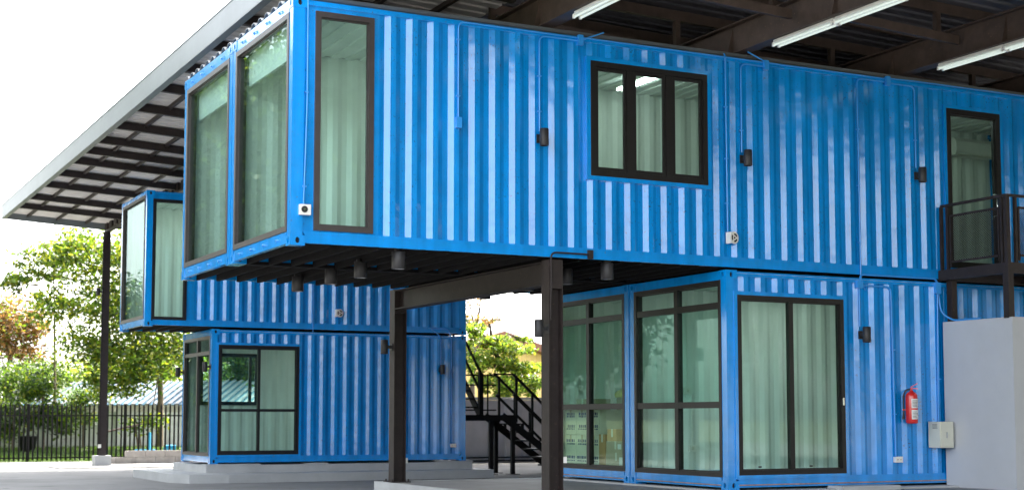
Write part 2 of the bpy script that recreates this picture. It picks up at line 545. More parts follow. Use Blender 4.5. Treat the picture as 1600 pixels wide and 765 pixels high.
def casting_mesh():
    """corner fitting 0.178 x 0.162 x 0.118 with an oval hole in each upright face"""
    hx, hy, h = 0.089, 0.081, 0.118
    mb = MB()
    mb.add([(-hx,-hy,0),(hx,-hy,0),(hx,hy,0),(-hx,hy,0),(-hx,-hy,h),(hx,-hy,h),(hx,hy,h),(-hx,hy,h)], [(0,3,2,1),(4,5,6,7)])
    for sx, sy in ((0,-1),(0,1),(-1,0),(1,0)):
        half = hx if sx == 0 else hy
        dist = hy if sx == 0 else hx
        def P(u, z, dp=0.0):
            d = dist - dp
            if sx == 0: return (u, sy * d, z)
            return (sx * d, u, z)
        n = 16
        oval = [(0.026 * math.cos(2*math.pi*k/n), h/2 + 0.036 * math.sin(2*math.pi*k/n)) for k in range(n)]
        def edge_pt(u, z):
            t = 1e9; du, dz = u, z - h/2
            if abs(du) > 1e-9: t = min(t, half / abs(du))
            if abs(dz) > 1e-9: t = min(t, (h/2) / abs(dz))
            return (du * t, h/2 + dz * t)
        angs = sorted(set([2*math.pi*k/n for k in range(n)] + [math.atan2(b, a) % (2*math.pi) for a in (-half, half) for b in (-h/2, h/2)]))
        ring_o = [edge_pt(math.cos(t), h/2 + math.sin(t)) for t in angs]
        ring_i = [(0.026 * math.cos(t), h/2 + 0.036 * math.sin(t)) for t in angs]
        m = len(angs)
        v = [P(*q) for q in ring_o] + [P(*q) for q in ring_i] + [P(q[0], q[1], 0.03) for q in ring_i]
        fo = [(i, (i+1)%m, m+(i+1)%m, m+i) for i in range(m)]
        fi = [(m+i, m+(i+1)%m, 2*m+(i+1)%m, 2*m+i) for i in range(m)]
        mb.add(v, fo + fi, 0)
        mb.add([P(q[0], q[1], 0.03) for q in ring_i], [tuple(range(m))], 1)
    return mb.mesh('corner_casting', [M['blue_clean'], M['hole']])
CAST = casting_mesh()

def window(parent, name, axis, pos, inward, a0, a1, z0, z1, fw=0.07, mull=(), trans=(), material=None, depth=0.09, proud=0.012,
           glass=True, bar=0.05):
    """glazed frame in a wall; panes are children of the frame"""
    material = material or M['frame']
    mb = MB()
    q0 = pos - inward * proud; q1 = pos + inward * depth
    def B(b, u0, u1, w0, w1, d0=q0, d1=q1):
        if axis == 'x': b.box(u0, u1, d0, d1, w0, w1)
        else: b.box(d0, d1, u0, u1, w0, w1)
    B(mb, a0, a0 + fw, z0, z1); B(mb, a1 - fw, a1, z0, z1)
    B(mb, a0 + fw, a1 - fw, z0, z0 + fw); B(mb, a0 + fw, a1 - fw, z1 - fw, z1)
    # inner bead
    bd = 0.014
    i0 = pos + inward * 0.022; i1 = pos + inward * 0.06
    B(mb, a0 + fw, a0 + fw + bd, z0 + fw, z1 - fw, i0, i1); B(mb, a1 - fw - bd, a1 - fw, z0 + fw, z1 - fw, i0, i1)
    B(mb, a0 + fw + bd, a1 - fw - bd, z0 + fw, z0 + fw + bd, i0, i1); B(mb, a0 + fw + bd, a1 - fw - bd, z1 - fw - bd, z1 - fw, i0, i1)
    fr = mb.build(name, material, parent)
    ua = [a0 + fw] + [q for m in mull for q in (m - bar/2, m + bar/2)] + [a1 - fw]
    za = [z0 + fw] + [q for t in trans for q in (t - bar/2, t + bar/2)] + [z1 - fw]
    for m in mull:
        b = MB(); B(b, m - bar/2, m + bar/2, z0 + fw, z1 - fw, pos - inward * (proud - 0.008), pos + inward * (depth - 0.02)); b.build('mullion', material, fr)
    for t in trans:
        for k in range(0, len(ua), 2):
            b = MB(); B(b, ua[k], ua[k+1], t - bar/2, t + bar/2, pos - inward * (proud - 0.010), pos + inward * (depth - 0.03)); b.build('transom', material, fr)
    if glass:
        gp = pos + inward * 0.034
        for i in range(0, len(ua), 2):
            for j in range(0, len(za), 2):
                b = MB(); B(b, ua[i], ua[i+1], za[j], za[j+1], gp, gp + inward * 0.006)
                b.build('pane', M['glass'], fr)
    return fr

def trim(parent, axis, pos, inward, a0, a1, z0, z1, tw=0.06, proud=0.016):
    mb = MB()
    q0 = pos - inward * proud; q1 = pos + inward * 0.04
    def B(u0, u1, w0, w1):
        if axis == 'x': mb.box(u0, u1, q0, q1, w0, w1)
        else: mb.box(q0, q1, u0, u1, w0, w1)
    B(a0 - tw, a0, z0 - tw, z1 + tw); B(a1, a1 + tw, z0 - tw, z1 + tw)
    B(a0, a1, z1, z1 + tw); B(a0, a1, z0 - tw, z0)
    return mb.build('window_trim', M['blue_clean'], parent)

def container(label, x0, y0, z0, L, front=(), back=(), left=(), right=(), ph=0.0, flats=(), left_open=False, cross=True,
              bolts=False, blocked_members=0.30, post=0.15):
    t = thing('shipping_container', label, 'container', (x0, y0, z0))
    x1, y1, z1 = x0 + L, y0 + W, z0 + H
    BR, TR = 0.165, 0.10
    bl = M['blue_clean']
    for cx, cy in ((x0 + .089, y0 + .081), (x1 - .089, y0 + .081), (x0 + .089, y1 - .081), (x1 - .089, y1 - .081)):
        for cz in (z0, z1 - .118):
            o = link('corner_casting', CAST, t); o.matrix_parent_inverse = parent_world(t).inverted(); o.location = (cx, cy, cz)
    e = 0.006
    for cx, sx in ((x0, 1), (x1, -1)):
        for cy, sy in ((y0, 1), (y1, -1)):
            pm = MB()
            pm.box(cx + sx*e, cx + sx*post, cy + sy*e, cy + sy*0.055, z0 + .117, z1 - .117)
            pm.box(cx + sx*e, cx + sx*0.05, cy + sy*0.055, cy + sy*0.135, z0 + .117, z1 - .117)
            pm.build('corner_post', bl, t)
    for cy, sy, nm in ((y0, 1, 'f'), (y1, -1, 'b')):
        rm = MB()
        rm.box(x0 + .178, x1 - .178, cy + sy*0.008, cy + sy*0.022, z1 - TR + .02, z1 - .038)
        rm.build('top_rail', bl, t)
        rm = MB()
        rm.box(x0 + .178, x1 - .178, cy + sy*0.010, cy + sy*0.055, z0 + .038, z0 + BR - .03)
        rm.box(x0 + .16, x1 - .16, cy + sy*0.004, cy + sy*0.07, z0 + BR - .03, z0 + BR)
        rm.box(x0 + .178, x1 - .178, cy + sy*0.004, cy + sy*0.055, z0 + .030, z0 + .040)
        rm.build('bottom_rail', bl, t)
    for cx, sx in ((x0, 1), (x1, -1)):
        MB().box(cx + sx*0.008, cx + sx*0.07, y0 + .162, y1 - .162, z1 - .16, z1 - .004).build('end_header', bl, t)
        sm_ = MB()
        sm_.box(cx + sx*0.008, cx + sx*0.07, y0 + .162, y1 - .162, z0 + .03, z0 + BR)
        sm_.build('end_sill', bl, t)
    za, zb = z0 + BR, z1 - TR + .03
    pa, pb = x0 + post - .01, x1 - post + .01
    F = list(front); Bk = list(back)
    corrugated('wall_panel', 'x', pa, pb, za, zb, y0 + .012, 1, F, M['blue'], t, ph, flats)
    corrugated('inner_lining', 'x', pa, pb, za - .01, z1 - .033, y0 + .026, 1, F, M['lining'], t, ph, flats)
    corrugated('wall_panel', 'x', pa, pb, za, zb, y1 - .012, -1, Bk, M['blue'], t, ph)
    corrugated('inner_lining', 'x', pa, pb, za - .01, z1 - .033, y1 - .026, -1, Bk, M['lining'], t, ph)
    ea, eb = y0 + .13, y1 - .13
    corrugated('end_panel', 'y', ea, eb, za, z1 - .15, x0 + .012, 1, list(left), M['blue'], t, y0 + .2)
    corrugated('end_lining', 'y', y0 + .07, y1 - .07, za - .01, z1 - .033, x0 + .074, 1, list(left), M['lining'], t, y0 + .2)
    corrugated('end_panel', 'y', ea, eb, za, z1 - .15, x1 - .012, -1, list(right), M['blue'], t, y0 + .2)
    corrugated('end_lining', 'y', y0 + .07, y1 - .07, za - .01, z1 - .033, x1 - .074, -1, list(right), M['lining'], t, y0 + .2)
    MB().box(x0 + .05, x1 - .05, y0 + .05, y1 - .05, z1 - .03, z1 - .008).build('roof_panel', bl, t)
    # ribbed ceiling
    cm = MB(); xx = x0 + .06
    while xx < x1 - .06:
        e2 = min(xx + 0.105, x1 - .06)
        cm.box(xx, e2, y0 + .06, y1 - .06, z1 - .060, z1 - .033)
        xx += 0.21
    cm.build('ceiling_ribs', M['ceiling'], t)
    MB().box(x0 + .055, x1 - .055, y0 + .052, y1 - .052, z1 - .034, z1 - .031).build('ceiling', M['ceiling'], t)
    MB().box(x0 + .06, x1 - .06, y0 + .058, y1 - .058, z0 + .135, z0 + .163).build('floor', [M['floor_in']], t)
    MB().box(x0 + .06, x1 - .06, y0 + .058, y1 - .058, z0 + .126, z0 + .134).build('underfloor', M['under'], t)
    if cross:
        cme = MB()
        cme.box(-.003, .003, y0 + .056, y1 - .056, 0, .118); cme.box(-.003, .042, y0 + .056, y1 - .056, -.005, 0.002)
        cmm = cme.mesh('cross_member', M['under'])
        n = int((L - .4) / blocked_members)
        for k in range(n + 1):
            o = link('cross_member', cmm, t); o.matrix_parent_inverse = parent_world(t).inverted(); o.location = (x0 + .2 + k * (L - .4) / n, 0, z0 + .012)
    if bolts:
        bm_ = MB()
        bm_.tube([(0,-.05,0),(-.022,-.04,0),(-.030,0,0),(-.022,.04,0),(0,.05,0)], .006, 6)
        bm_.box(-.008, 0, -.062, -.042, -.014, .014); bm_.box(-.008, 0, .042, .062, -.014, .014)
        bmm = bm_.mesh('lashing_ring', bl)
        for zz in (z0 + .095, z1 - .085):
            for k in range(4):
                o = link('lashing_ring', bmm, t); o.matrix_parent_inverse = parent_world(t).inverted(); o.location = (x0 + .008, y0 + .46 + k * (W - .92) / 3, zz)
    return t, (x0, x1, y0, y1, z0, z1)

ZA = 3.4156
GAP = 0.02
XC, YC, ZC = 5.987, -0.07, 0.5046
XB, YB, ZB = 3.263, 15.0525, 0.4697
XU = 1.81
PHA = 1.16 - 0.072

# near upper container
tallw = (0.285, 1.015, ZA + .185, 6.175)
trip = (3.97, 5.765, 4.515, 6.0)
door = (9.98, 11.04, 3.62, 5.97)
endA = lambda y0: (y0 + .14, y0 + W - .14, ZA + .17, ZA + H - .155)
A1, bA1 = container('long upper blue container with triple window and glass door, its glazed end overhanging',
                    0, 0, ZA, 13.4, front=[tallw, trip, door], left=[endA(0)], ph=PHA, flats=[(0, 1.088)], bolts=True)
window(A1, 'tall_window', 'x', 0.012, 1, *tallw, fw=.065, material=M['frame_grey'])
window(A1, 'triple_window', 'x', 0.0, 1, *trip, fw=.075, mull=(4.565, 5.165), bar=.10)
trim(A1, 'x', 0.008, 1, *trip, tw=.055)
for a, b in ((4.045, 4.515), (4.615, 5.115), (5.215, 5.69)):
    sb = MB(); zz0, zz1 = 4.59, 5.925
    for q in ((a + .004, a + .045, zz0 + .004, zz1 - .004), (b - .045, b - .004, zz0 + .004, zz1 - .004)):
        sb.box(q[0], q[1], 0.005, 0.033, q[2], q[3])
    sb.box(a + .045, b - .045, .006, .033, zz0 + .004, zz0 + .045); sb.box(a + .045, b - .045, .006, .033, zz1 - .045, zz1 - .004)
    sb.build('casement_sash', M['frame'], A1)
dr = window(A1, 'glass_door', 'x', 0.004, 1, *door, fw=.085)
trim(A1, 'x', 0.008, 1, *door, tw=.05)
dh = MB()
for yo in (-.055, ):
    dh.tube([(10.90, 0.02, 4.42), (10.90, yo, 4.43), (10.90, yo, 4.74), (10.90, 0.02, 4.75)], .012, 8)
dh.build('pull_handle', M['chrome'], dr)
window(A1, 'end_window', 'y', 0.010, 1, *endA(0), fw=.065, material=M['frame_grey'], depth=.12)
A2, bA2 = container('upper blue container tucked behind the triple-window one, showing only its glazed end',
                    0, W + GAP, ZA, 13.4, left=[endA(W + GAP)], ph=PHA, bolts=True)
window(A2, 'end_window', 'y', 0.010, 1, *endA(W + GAP), fw=.065, material=M['frame_grey'], depth=.12)
# white ribbed header inside each glazed end, and the wavy sheet on top
for t, y0 in ((A1, 0), (A2, W + GAP)):
    vb = MB(); y = y0 + .16
    while y < y0 + W - .2:
        vb.add([(0.19, y, 5.80), (0.165, y + .05, 5.80), (0.165, y + .085, 5.80), (0.19, y + .10, 5.80), (0.19, y + .145, 5.80),
                (0.19, y, 6.235), (0.165, y + .05, 6.235), (0.165, y + .085, 6.235), (0.19, y + .10, 6.235), (0.19, y + .145, 6.235)],
               [(i, i + 5, i + 6, i + 1) for i in range(4)])
        y += 0.145
    vb.box(.168, .20, y0 + .16, y0 + W - .16, 5.72, 5.80)
    vb.build('header_panel', M['header'], t)
    ws = MB(); n = 100; pts = []
    for k in range(n + 1):
        y = y0 + (.10 if y0 == 0 else 0) + (W - (.10 if y0 == 0 else 0)) * k / n
        ph_ = (y / 0.27) % 1
        pts.append((y, 6.335 + 0.05 * (1 if ph_ < .32 else (1 - (ph_ - .32) / .18 if ph_ < .5 else (0 if ph_ < .82 else (ph_ - .82) / .18)))))
    v = []
    for (y, z) in pts:
        v += [(0.03, y, z), (13.0, y, z), (0.03, y, z + .010), (13.0, y, z + .010)]
    fcs = []
    for k in range(n):
        a, b = 4*k, 4*(k+1)
        fcs += [(a, a+1, b+1, b), (a+2, b+2, b+3, a+3), (a, b, b+2, a+2)]
    ws.add(v, fcs)
    ws.build('roof_sheet', M['fascia'], t)

MB().box(.08, 13.3, W - .075, W + GAP + .075, ZA + .006, ZA + .05).build('joint_plate', M['under'], A1)
# near ground-floor containers
slid = (6.16, 7.95, ZC + .19, 3.075)
endC = lambda y0: (y0 + .13, y0 + W - .13, ZC + .165, ZC + H - .125)
PHC = 8.159 - 0.072
C1, bC1 = container('ground-floor blue container with two-leaf sliding glass door beside the red extinguisher',
                    XC, YC, ZC, 6.058, front=[slid], left=[endC(YC)], ph=PHC, cross=False, post=.13)
sd1 = window(C1, 'sliding_door', 'x', YC + .004, 1, *slid, fw=.065, mull=(7.05,), bar=.07)
trim(C1, 'x', YC + .008, 1, slid[0], slid[1], slid[2], slid[3], tw=.05)
MB().box(7.895, 7.915, YC - .03, YC - .012, 1.62, 1.72).build('door_latch', M['chrome'], sd1)
for k in range(2):
    MB().box(6.5 + .85 * k, 6.55 + .85 * k, YC + .03, YC + .036, .79, .81).build('roller_stop', M['frame'], sd1)
def end_glazing(t, y0):
    a = endC(y0)
    return window(t, 'end_window', 'y', XC + .010, 1, *a, fw=.06, mull=((a[0] + a[1]) / 2,), trans=(2.94, 1.62), bar=.085, depth=.10)
end_glazing(C1, YC)
C2, bC2 = container('ground-floor blue container holding stacked cartons behind its glazed end',
                    XC, YC + W + GAP, ZC, 6.058, left=[endC(YC + W + GAP)], ph=PHC, cross=False, post=.13)
end_glazing(C2, YC + W + GAP)
for t, y0 in ((C1, YC), (C2, YC + W + GAP)):
    MB().box(XC - .004, XC + .05, y0 + .17, y0 + W - .17, ZC + .055, ZC + .068).build('scuffed_strip', M['rail_rust'], t)
MB().box(XC + .18, XC + 5.88, YC - .006, YC + .03, ZC + .055, ZC + .07).build('scuffed_strip', M['rail_rust'], C1)

# far block
win_b = (3.42, 5.245, .66, 3.03)
win_back = (3.65, 5.05, 1.75, 2.95)
PHB = 2.95 - .072
BL, bBL = container('far ground-floor blue container with four-light black window on its long side',
                    XB, YB, ZB, 6.058, front=[win_b], back=[win_back], left=[(YB + .13, YB + W - .13, ZB + .165, ZB + H - .14)], ph=PHB, cross=False, post=.13)
wb = window(BL, 'picture_window', 'x', YB + .004, 1, *win_b, fw=.075, mull=(4.33,), trans=(1.62,), bar=.06)
trim(BL, 'x', YB + .008, 1, *win_b, tw=.05)
window(BL, 'back_window', 'x', YB + W - .004, -1, *win_back, fw=.07, mull=(3.95, 4.85), bar=.06)
window(BL, 'end_door', 'y', XB + .010, 1, YB + .13, YB + W - .13, ZB + .165, ZB + H - .14, fw=.06, mull=(YB + W / 2 - .02,), trans=(2.86,), bar=.08, material=M['frame_grey'])
tall_b = (1.96, 2.70, 3.53, 6.105)
BU, bBU = container('far upper blue container whose glass-cornered end overhangs the one below',
                    XU, YB, ZB + H + .02, XB + 6.058 - XU, front=[tall_b], left=[(YB + .12, YB + W - .12, ZB + H + .185, ZB + 2 * H - .07)], ph=PHB,
                    flats=[(XU, 2.878)], post=.14)
window(BU, 'corner_window', 'x', YB + .006, 1, *tall_b, fw=.055)
window(BU, 'end_window', 'y', XU + .008, 1, YB + .12, YB + W - .12, ZB + H + .185, ZB + 2 * H - .07, fw=.07, material=M['frame_grey'])

# ------------------------------------------------------------------ steel frame under the overhang
pf = thing('goal_frame', 'dark brown steel goal frame of two posts and a beam under the overhang', 'steel frame', (3.42, 2.4, .475))
def hsection(mb, cx, cy, z0, z1, b=.20, h=.20, tw=.012, tf=.014):
    mb.box(cx - b/2, cx + b/2, cy - h/2, cy - h/2 + tf, z0, z1); mb.box(cx - b/2, cx + b/2, cy + h/2 - tf, cy + h/2, z0, z1)
    mb.box(cx - tw/2, cx + tw/2, cy - h/2 + tf, cy + h/2 - tf, z0, z1)
def hpost(cx, cy):
    mb = MB()
    z0, z1 = .478, 3.05
    # flanges face -x / +x so that the channel faces the camera
    b = .20
    mb.box(cx - .1, cx - .086, cy - .1, cy + .1, z0, z1); mb.box(cx + .086, cx + .1, cy - .1, cy + .1, z0, z1)
    mb.box(cx - .086, cx + .086, cy - .006, cy + .006, z0, z1)
    mb.box(cx - .099, cx + .099, cy - .099, cy + .099, z1, 3.408)
    o = mb.build('post', M['steel'], pf)
    MB().box(cx - .16, cx + .16, cy - .16, cy + .16, .474, .49).build('base_plate', M['steel'], o)
    for dx in (-.13, .13):
        for dy in (-.13, .13):
            MB().lathe([(0, .035), (.014, .035), (.014, 0)], 6, (cx + dx, cy + dy, .49)).build('anchor_bolt', M['steel'], o)
hpost(3.44, 0.06); hpost(3.36, 4.86)
bmb = MB()
bmb.bar((3.434, .16, 3.39), (3.362, 4.76, 3.39), .20, .014); bmb.bar((3.434, .16, 3.11), (3.362, 4.76, 3.11), .20, .014)
bmb.bar((3.434, .16, 3.25), (3.362, 4.76, 3.25), .012, .28)
bmb.build('beam', M['steel'], pf)
# small white socket plates at the foot of the posts
def socket(label, loc, facing='-y', group=None, box=.04):
    t = thing('power_socket', label, 'socket', loc, {'-y': 0, '+x': math.pi / 2, '-x': -math.pi / 2}[facing], group)
    b = MB(); b.box(-.06, .06, -box, 0, -.037, .037); o = b.build('back_box', M['white'], None); o.parent = t
    c = MB(); c.box(-.064, .064, -box - .007, -box, -.040, .040); o = c.build('cover_plate', M['white'], None); o.parent = t
    h = MB()
    for sx in (-.028, .028):
        h.box(sx - .010, sx - .005, -box - .0085, -box - .0065, -.008, .008); h.box(sx + .005, sx + .010, -box - .0085, -box - .0065, -.008, .008)
    o = h.build('outlet_slots', M['hole'], None); o.parent = t
    return t
socket('white socket box low on the right side of the rear steel post', (3.46, 4.86, .80), '+x')
socket('white socket box low on the right side of the front steel post', (3.54, 0.02, .93), '+x')

# ------------------------------------------------------------------ shed roof
sh = thing('shed_roof', 'large steel shed roof on columns covering the blue containers', 'shed', (3.35, 26.6, GZ))
XF, YF0, YF1 = 0.50, -11.5, 26.75
def canz(x):            # underside of purlins
    return 7.02 - 0.055 * (x - XF)
st = M['roof_steel']
fm = MB()
fm.box(XF - .05, XF + .012, YF0, YF1, 7.015, 7.37); fm.box(XF - .05, XF + .07, YF0, YF1, 7.003, 7.018); fm.box(XF - .058, XF + .05, YF0, YF1, 7.37, 7.388)
fm.build('fascia', M['fascia'], sh)
fe = MB()
fe.add([(XF + .012, YF1 - .06, canz(XF) - .01), (3.30, YF1 - .06, canz(3.3) - .02), (3.30, YF1, canz(3.3) - .02), (XF + .012, YF1, canz(XF) - .01),
        (XF + .012, YF1 - .06, canz(XF) + .30), (3.30, YF1 - .06, canz(3.3) + .30), (3.30, YF1, canz(3.3) + .30), (XF + .012, YF1, canz(XF) + .30)],
       [(0,3,2,1),(4,5,6,7),(0,1,5,4),(1,2,6,5),(2,3,7,6),(3,0,4,7)])
fe.build('gable_fascia', M['fascia'], sh)
# pale underside sheet (trapezoid ribs run along x)
def sheet(x0, zf0, x1, zf1, y0, y1, material, name, pitch=.25):
    v = []; fcs = []; n = 0; y = y0
    row = []
    while y < y1:
        for d, h in ((0, 0), (.16, 0), (.185, .028), (.225, .028)):
            if y + d < y1: row.append((y + d, h))
        y += pitch
    row.append((y1, 0))
    for (yy, h) in row: v += [(x0, yy, zf0 + h), (x1, yy, zf1 + h)]
    fcs = [(2*k, 2*k+1, 2*k+3, 2*k+2) for k in range(len(row) - 1)]
    return MB().add(v, fcs).build(name, material, sh)
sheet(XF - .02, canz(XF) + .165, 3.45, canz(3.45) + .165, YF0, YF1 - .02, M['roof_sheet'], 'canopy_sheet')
# canopy purlins (across) and runners (along)
def rafter_box(y, x0, x1, wd=.10, h=.15):
    mb = MB()
    z0, z1 = canz(x0), canz(x1)
    v = [(x0, y - wd/2, z0), (x1, y - wd/2, z1), (x1, y + wd/2, z1), (x0, y + wd/2, z0), (x0, y - wd/2, z0 + h), (x1, y - wd/2, z1 + h), (x1, y + wd/2, z1 + h), (x0, y + wd/2, z0 + h)]
    return mb.add(v, [(0,3,2,1),(4,5,6,7),(0,1,5,4),(1,2,6,5),(2,3,7,6),(3,0,4,7)])
ys_c = [24.39, 22.61, 20.4, 18.57, 16.75, 15.38, 14.05, 12.4, 10.6, 8.8, 7.2, 5.6, 4.0, 2.4, .8, -.8, -2.4, -4, -5.6, -7.2, -8.8, -10.3, -11.3]
for y in ys_c:
    rafter_box(y, XF + .012, 3.29).build('canopy_rafter', M['steel'], sh)
for xx in (1.15, 1.95, 2.75):
    MB().box(xx - .03, xx + .03, YF0 + .1, YF1 - .1, canz(xx) + .095, canz(xx) + .162).build('runner', M['steel'], sh)
# castellated girder above the column line, with square openings
gx = 3.36
gm = MB(); zlo, zhi = 6.78, 7.10
gm.box(gx - .07, gx + .07, 7.0, YF1 - .02, zlo, zlo + .055); gm.box(gx - .07, gx + .07, 7.0, YF1 - .02, zhi - .055, zhi)
y = 7.2; k = 0
while y < YF1 - .1:
    gm.box(gx - .065, gx + .065, y, y + .34, zlo + .055, zhi - .055)
    y += .62
gm.build('girder', M['steel'], sh)
# far column and its concrete plinth
cm = MB(); hsection(cm, gx - .03, 26.55, .38, 6.78, .18, .20); cm.build('column', M['steel'], sh)
MB().box(gx - .26, gx + .18, 26.33, 26.80, GZ, .40).build('column_plinth', M['concrete'], sh)
MB().tube([(gx - .14, 26.40, .55), (gx - .14, 26.40, 6.5), (gx - .02, 26.3, 6.75)], .012, 6).build('column_conduit', M['black'], sh)
MB().box(gx - .18, gx - .10, 26.36, 26.42, .62, .72).build('column_socket', M['white'], sh)
# main beams over the near block
for bx in (3.41, 6.42, 9.28, 12.2, 15.2, 18.2, 21.2, 24.2):
    b = MB()
    b.box(bx - .10, bx + .10, YF0, 12.0, 6.40, 6.416); b.box(bx - .10, bx + .10, YF0, 12.0, 6.80, 6.816); b.box(bx - .006, bx + .006, YF0, 12.0, 6.416, 6.80)
    o = b.build('main_beam', st, sh)
    for yy in (-4.2, -1.9, 0.30, 2.6):
        for s_ in (-1, 1):
            gs = MB(); gs.add([(bx + s_*.006, yy - .006, 6.416), (bx + s_*.10, yy - .006, 6.416), (bx + s_*.006, yy - .006, 6.80), (bx + s_*.006, yy + .006, 6.416), (bx + s_*.10, yy + .006, 6.416), (bx + s_*.006, yy + .006, 6.80)],
                               [(0,1,2),(5,4,3),(0,3,4,1),(1,4,5,2),(2,5,3,0)])
            gs.build('gusset', st, o)
    for yy in (-11.2, 11.5):
        c = MB(); hsection(c, bx, yy, .1 if yy > 0 else .1, 6.40, .18, .20)
        if bx > 12: c.build('column', st, sh)
    for yy in (-5.2, -2.9, -.6, 1.7, 4.0):
        MB().box(bx - .04, bx + .04, yy - .04, yy + .04, 6.816, 7.32 - .03 * (bx - 3.4)).build('stub', st, sh)
def mainz(x): return 7.32 - .03 * (x - 3.4)
for yy in (-11, -9.8, -8.6, -7.5, -6.35, -5.2, -4.05, -2.9, -1.75, -.6, .55, 1.7, 2.85, 4.0, 5.2, 6.4, 8, 10):
    mb = MB(); x0, x1 = 3.3, 24.6
    z0, z1 = mainz(x0), mainz(x1); wd, h = .075, .15
    v = [(x0, yy - wd/2, z0), (x1, yy - wd/2, z1), (x1, yy + wd/2, z1), (x0, yy + wd/2, z0), (x0, yy - wd/2, z0 + h), (x1, yy - wd/2, z1 + h), (x1, yy + wd/2, z1 + h), (x0, yy + wd/2, z0 + h)]
    mb.add(v, [(0,3,2,1),(4,5,6,7),(0,1,5,4),(1,2,6,5),(2,3,7,6),(3,0,4,7)]).build('purlin', st, sh)
for xx in (4.9, 7.9, 10.7, 13.7):
    MB().box(xx - .04, xx + .04, YF0 + .3, 12.0, mainz(xx) - .09, mainz(xx) - .003).build('sag_rail', st, sh)
# lower diagonal purlins between the beams that show above the long container
for i, (xa, xb) in enumerate(((3.51, 6.32), (6.52, 9.18), (9.38, 12.1))):
    for yy in (-3.4, -1.1, 1.2):
        MB().bar((xa, yy, 6.74), (xb, yy, 6.62), .06, .12).build('tie_member', st, sh)
sheet(3.2, mainz(3.2) + .16, 25.0, mainz(25.0) + .16, YF0, YF1 - .02, M['dark_sheet'], 'main_sheet')  # unseen east end extended to shade the ground by the stair
MB().box(3.2, 25.0, YF1 - .05, YF1, 6.9, 7.45).build('gable_fascia', M['fascia'], sh)
MB().box(3.28, 3.31, 7.0, YF1 - .1, 7.10, 7.47).build('step_panel', M['dark_sheet'], sh)

sw = thing('metal_cladding', 'dark ribbed metal sheet added out of view beyond the landing to block light', 'wall', (26, 9, 0))  # unseen wall added to cut light and reflections from the right
v = []; row = []; yy = -6.0
while yy < 27.0:
    row += [(yy, 0), (yy + .16, 0), (yy + .185, .03), (yy + .225, .03)]; yy += .25
for (yy, h_) in row: v += [(25.6 - h_, yy, 0), (25.6 - h_, yy, 6.7)]
MB().add(v, [(2*k, 2*k+1, 2*k+3, 2*k+2) for k in range(len(row) - 1)]).build('wall_sheet', M['dark_sheet'], sw)
for yy in (-5.8, 2.2, 10.2, 18.2, 26.6):
    MB().box(25.62, 25.78, yy - .08, yy + .08, 0, 6.7).build('wall_post', st, sw)
# ------------------------------------------------------------------ lamps, fittings
def fluoro_mesh():
    t = thing('tube_light', 'x', 'light')
    b = MB(); b.box(-.035, .035, 0, 1.22, -.045, 0); b.box(-.07, .07, .02, 1.20, -.052, -.045)
    o = b.build('batten', M['white'], None); o.parent = t
    for sx in (-.045, .045):
        c = MB(); c.tube([(sx, .03, -.078), (sx, 1.19, -.078)], .015, 10); o = c.build('tube', M['tube'], None); o.parent = t
        for yy in (.0, 1.19):
            e = MB(); e.box(sx - .014, sx + .014, yy, yy + .03, -.095, -.045)
            o = e.build('lamp_holder', M['white'], None); o.parent = t
    return t
fl0 = fluoro_mesh()
flspots = []
for bi, bx in enumerate((3.41, 6.42, 9.28)):
    for k in range(2): flspots.append((bx, -.62 - 1.24 * (k + 1), bi, k))
for i, (bx, y, bi, k) in enumerate(flspots):
    o = fl0 if i == 0 else copy_tree(fl0)
    o.location = (bx, y, 6.402)
    nm = ('roof beam by the corner window', 'roof beam over the triple window', 'roof beam toward the glass door')[bi]
    o['label'] = 'twin tube light under ' + nm + (', next to wall' if k == 0 else ', farther from wall')
    o['group'] = 'tube lights under the roof beams'
# tube light on the far girder
o = copy_tree(fl0); o.location = (gx - .02, 20.6, 6.782); o['label'] = 'tube light under the perforated girder by the far column'; o['group'] = 'tube lights under the roof beams'

rooms = [((3.0, .75, ZA + H - .062), 'tube light on the ceiling behind the tall corner window'), ((5.6, .75, ZA + H - .062), 'tube light on the ceiling behind the triple window'),
         ((10.2, .75, ZA + H - .062), 'tube light on the ceiling behind the upper glass door'), ((1.6, 3.2, ZA + H - .062), 'tube light on the ceiling of the rear upper room'),
         ((5.6, 3.2, ZA + H - .062), 'second tube light deeper in the rear upper room'),
         ((8.6, .7, ZC + H - .062), 'tube light on the ceiling behind the sliding door'), ((8.6, 3.1, ZC + H - .062), 'tube light on the ceiling of the carton store'),
         ((7.0, YB + .7, ZB + H - .062), 'tube light on the ceiling behind the four-light window'), ((3.4, YB + .7, ZB + 2 * H - .042), 'tube light on the ceiling of the far upper room'), ((6.6, YB + .7, ZB + 2 * H - .042), 'second tube light deeper in the far upper room')]
for p_, lb in rooms:
    o = copy_tree(fl0); o.location = p_; o['label'] = lb; o['group'] = 'tube lights inside the rooms'
    for c_ in children(o):
        if c_.name.startswith('tube'):
            m2 = c_.data.copy(); m2.materials[0] = M['tube_in']; c_.data = m2

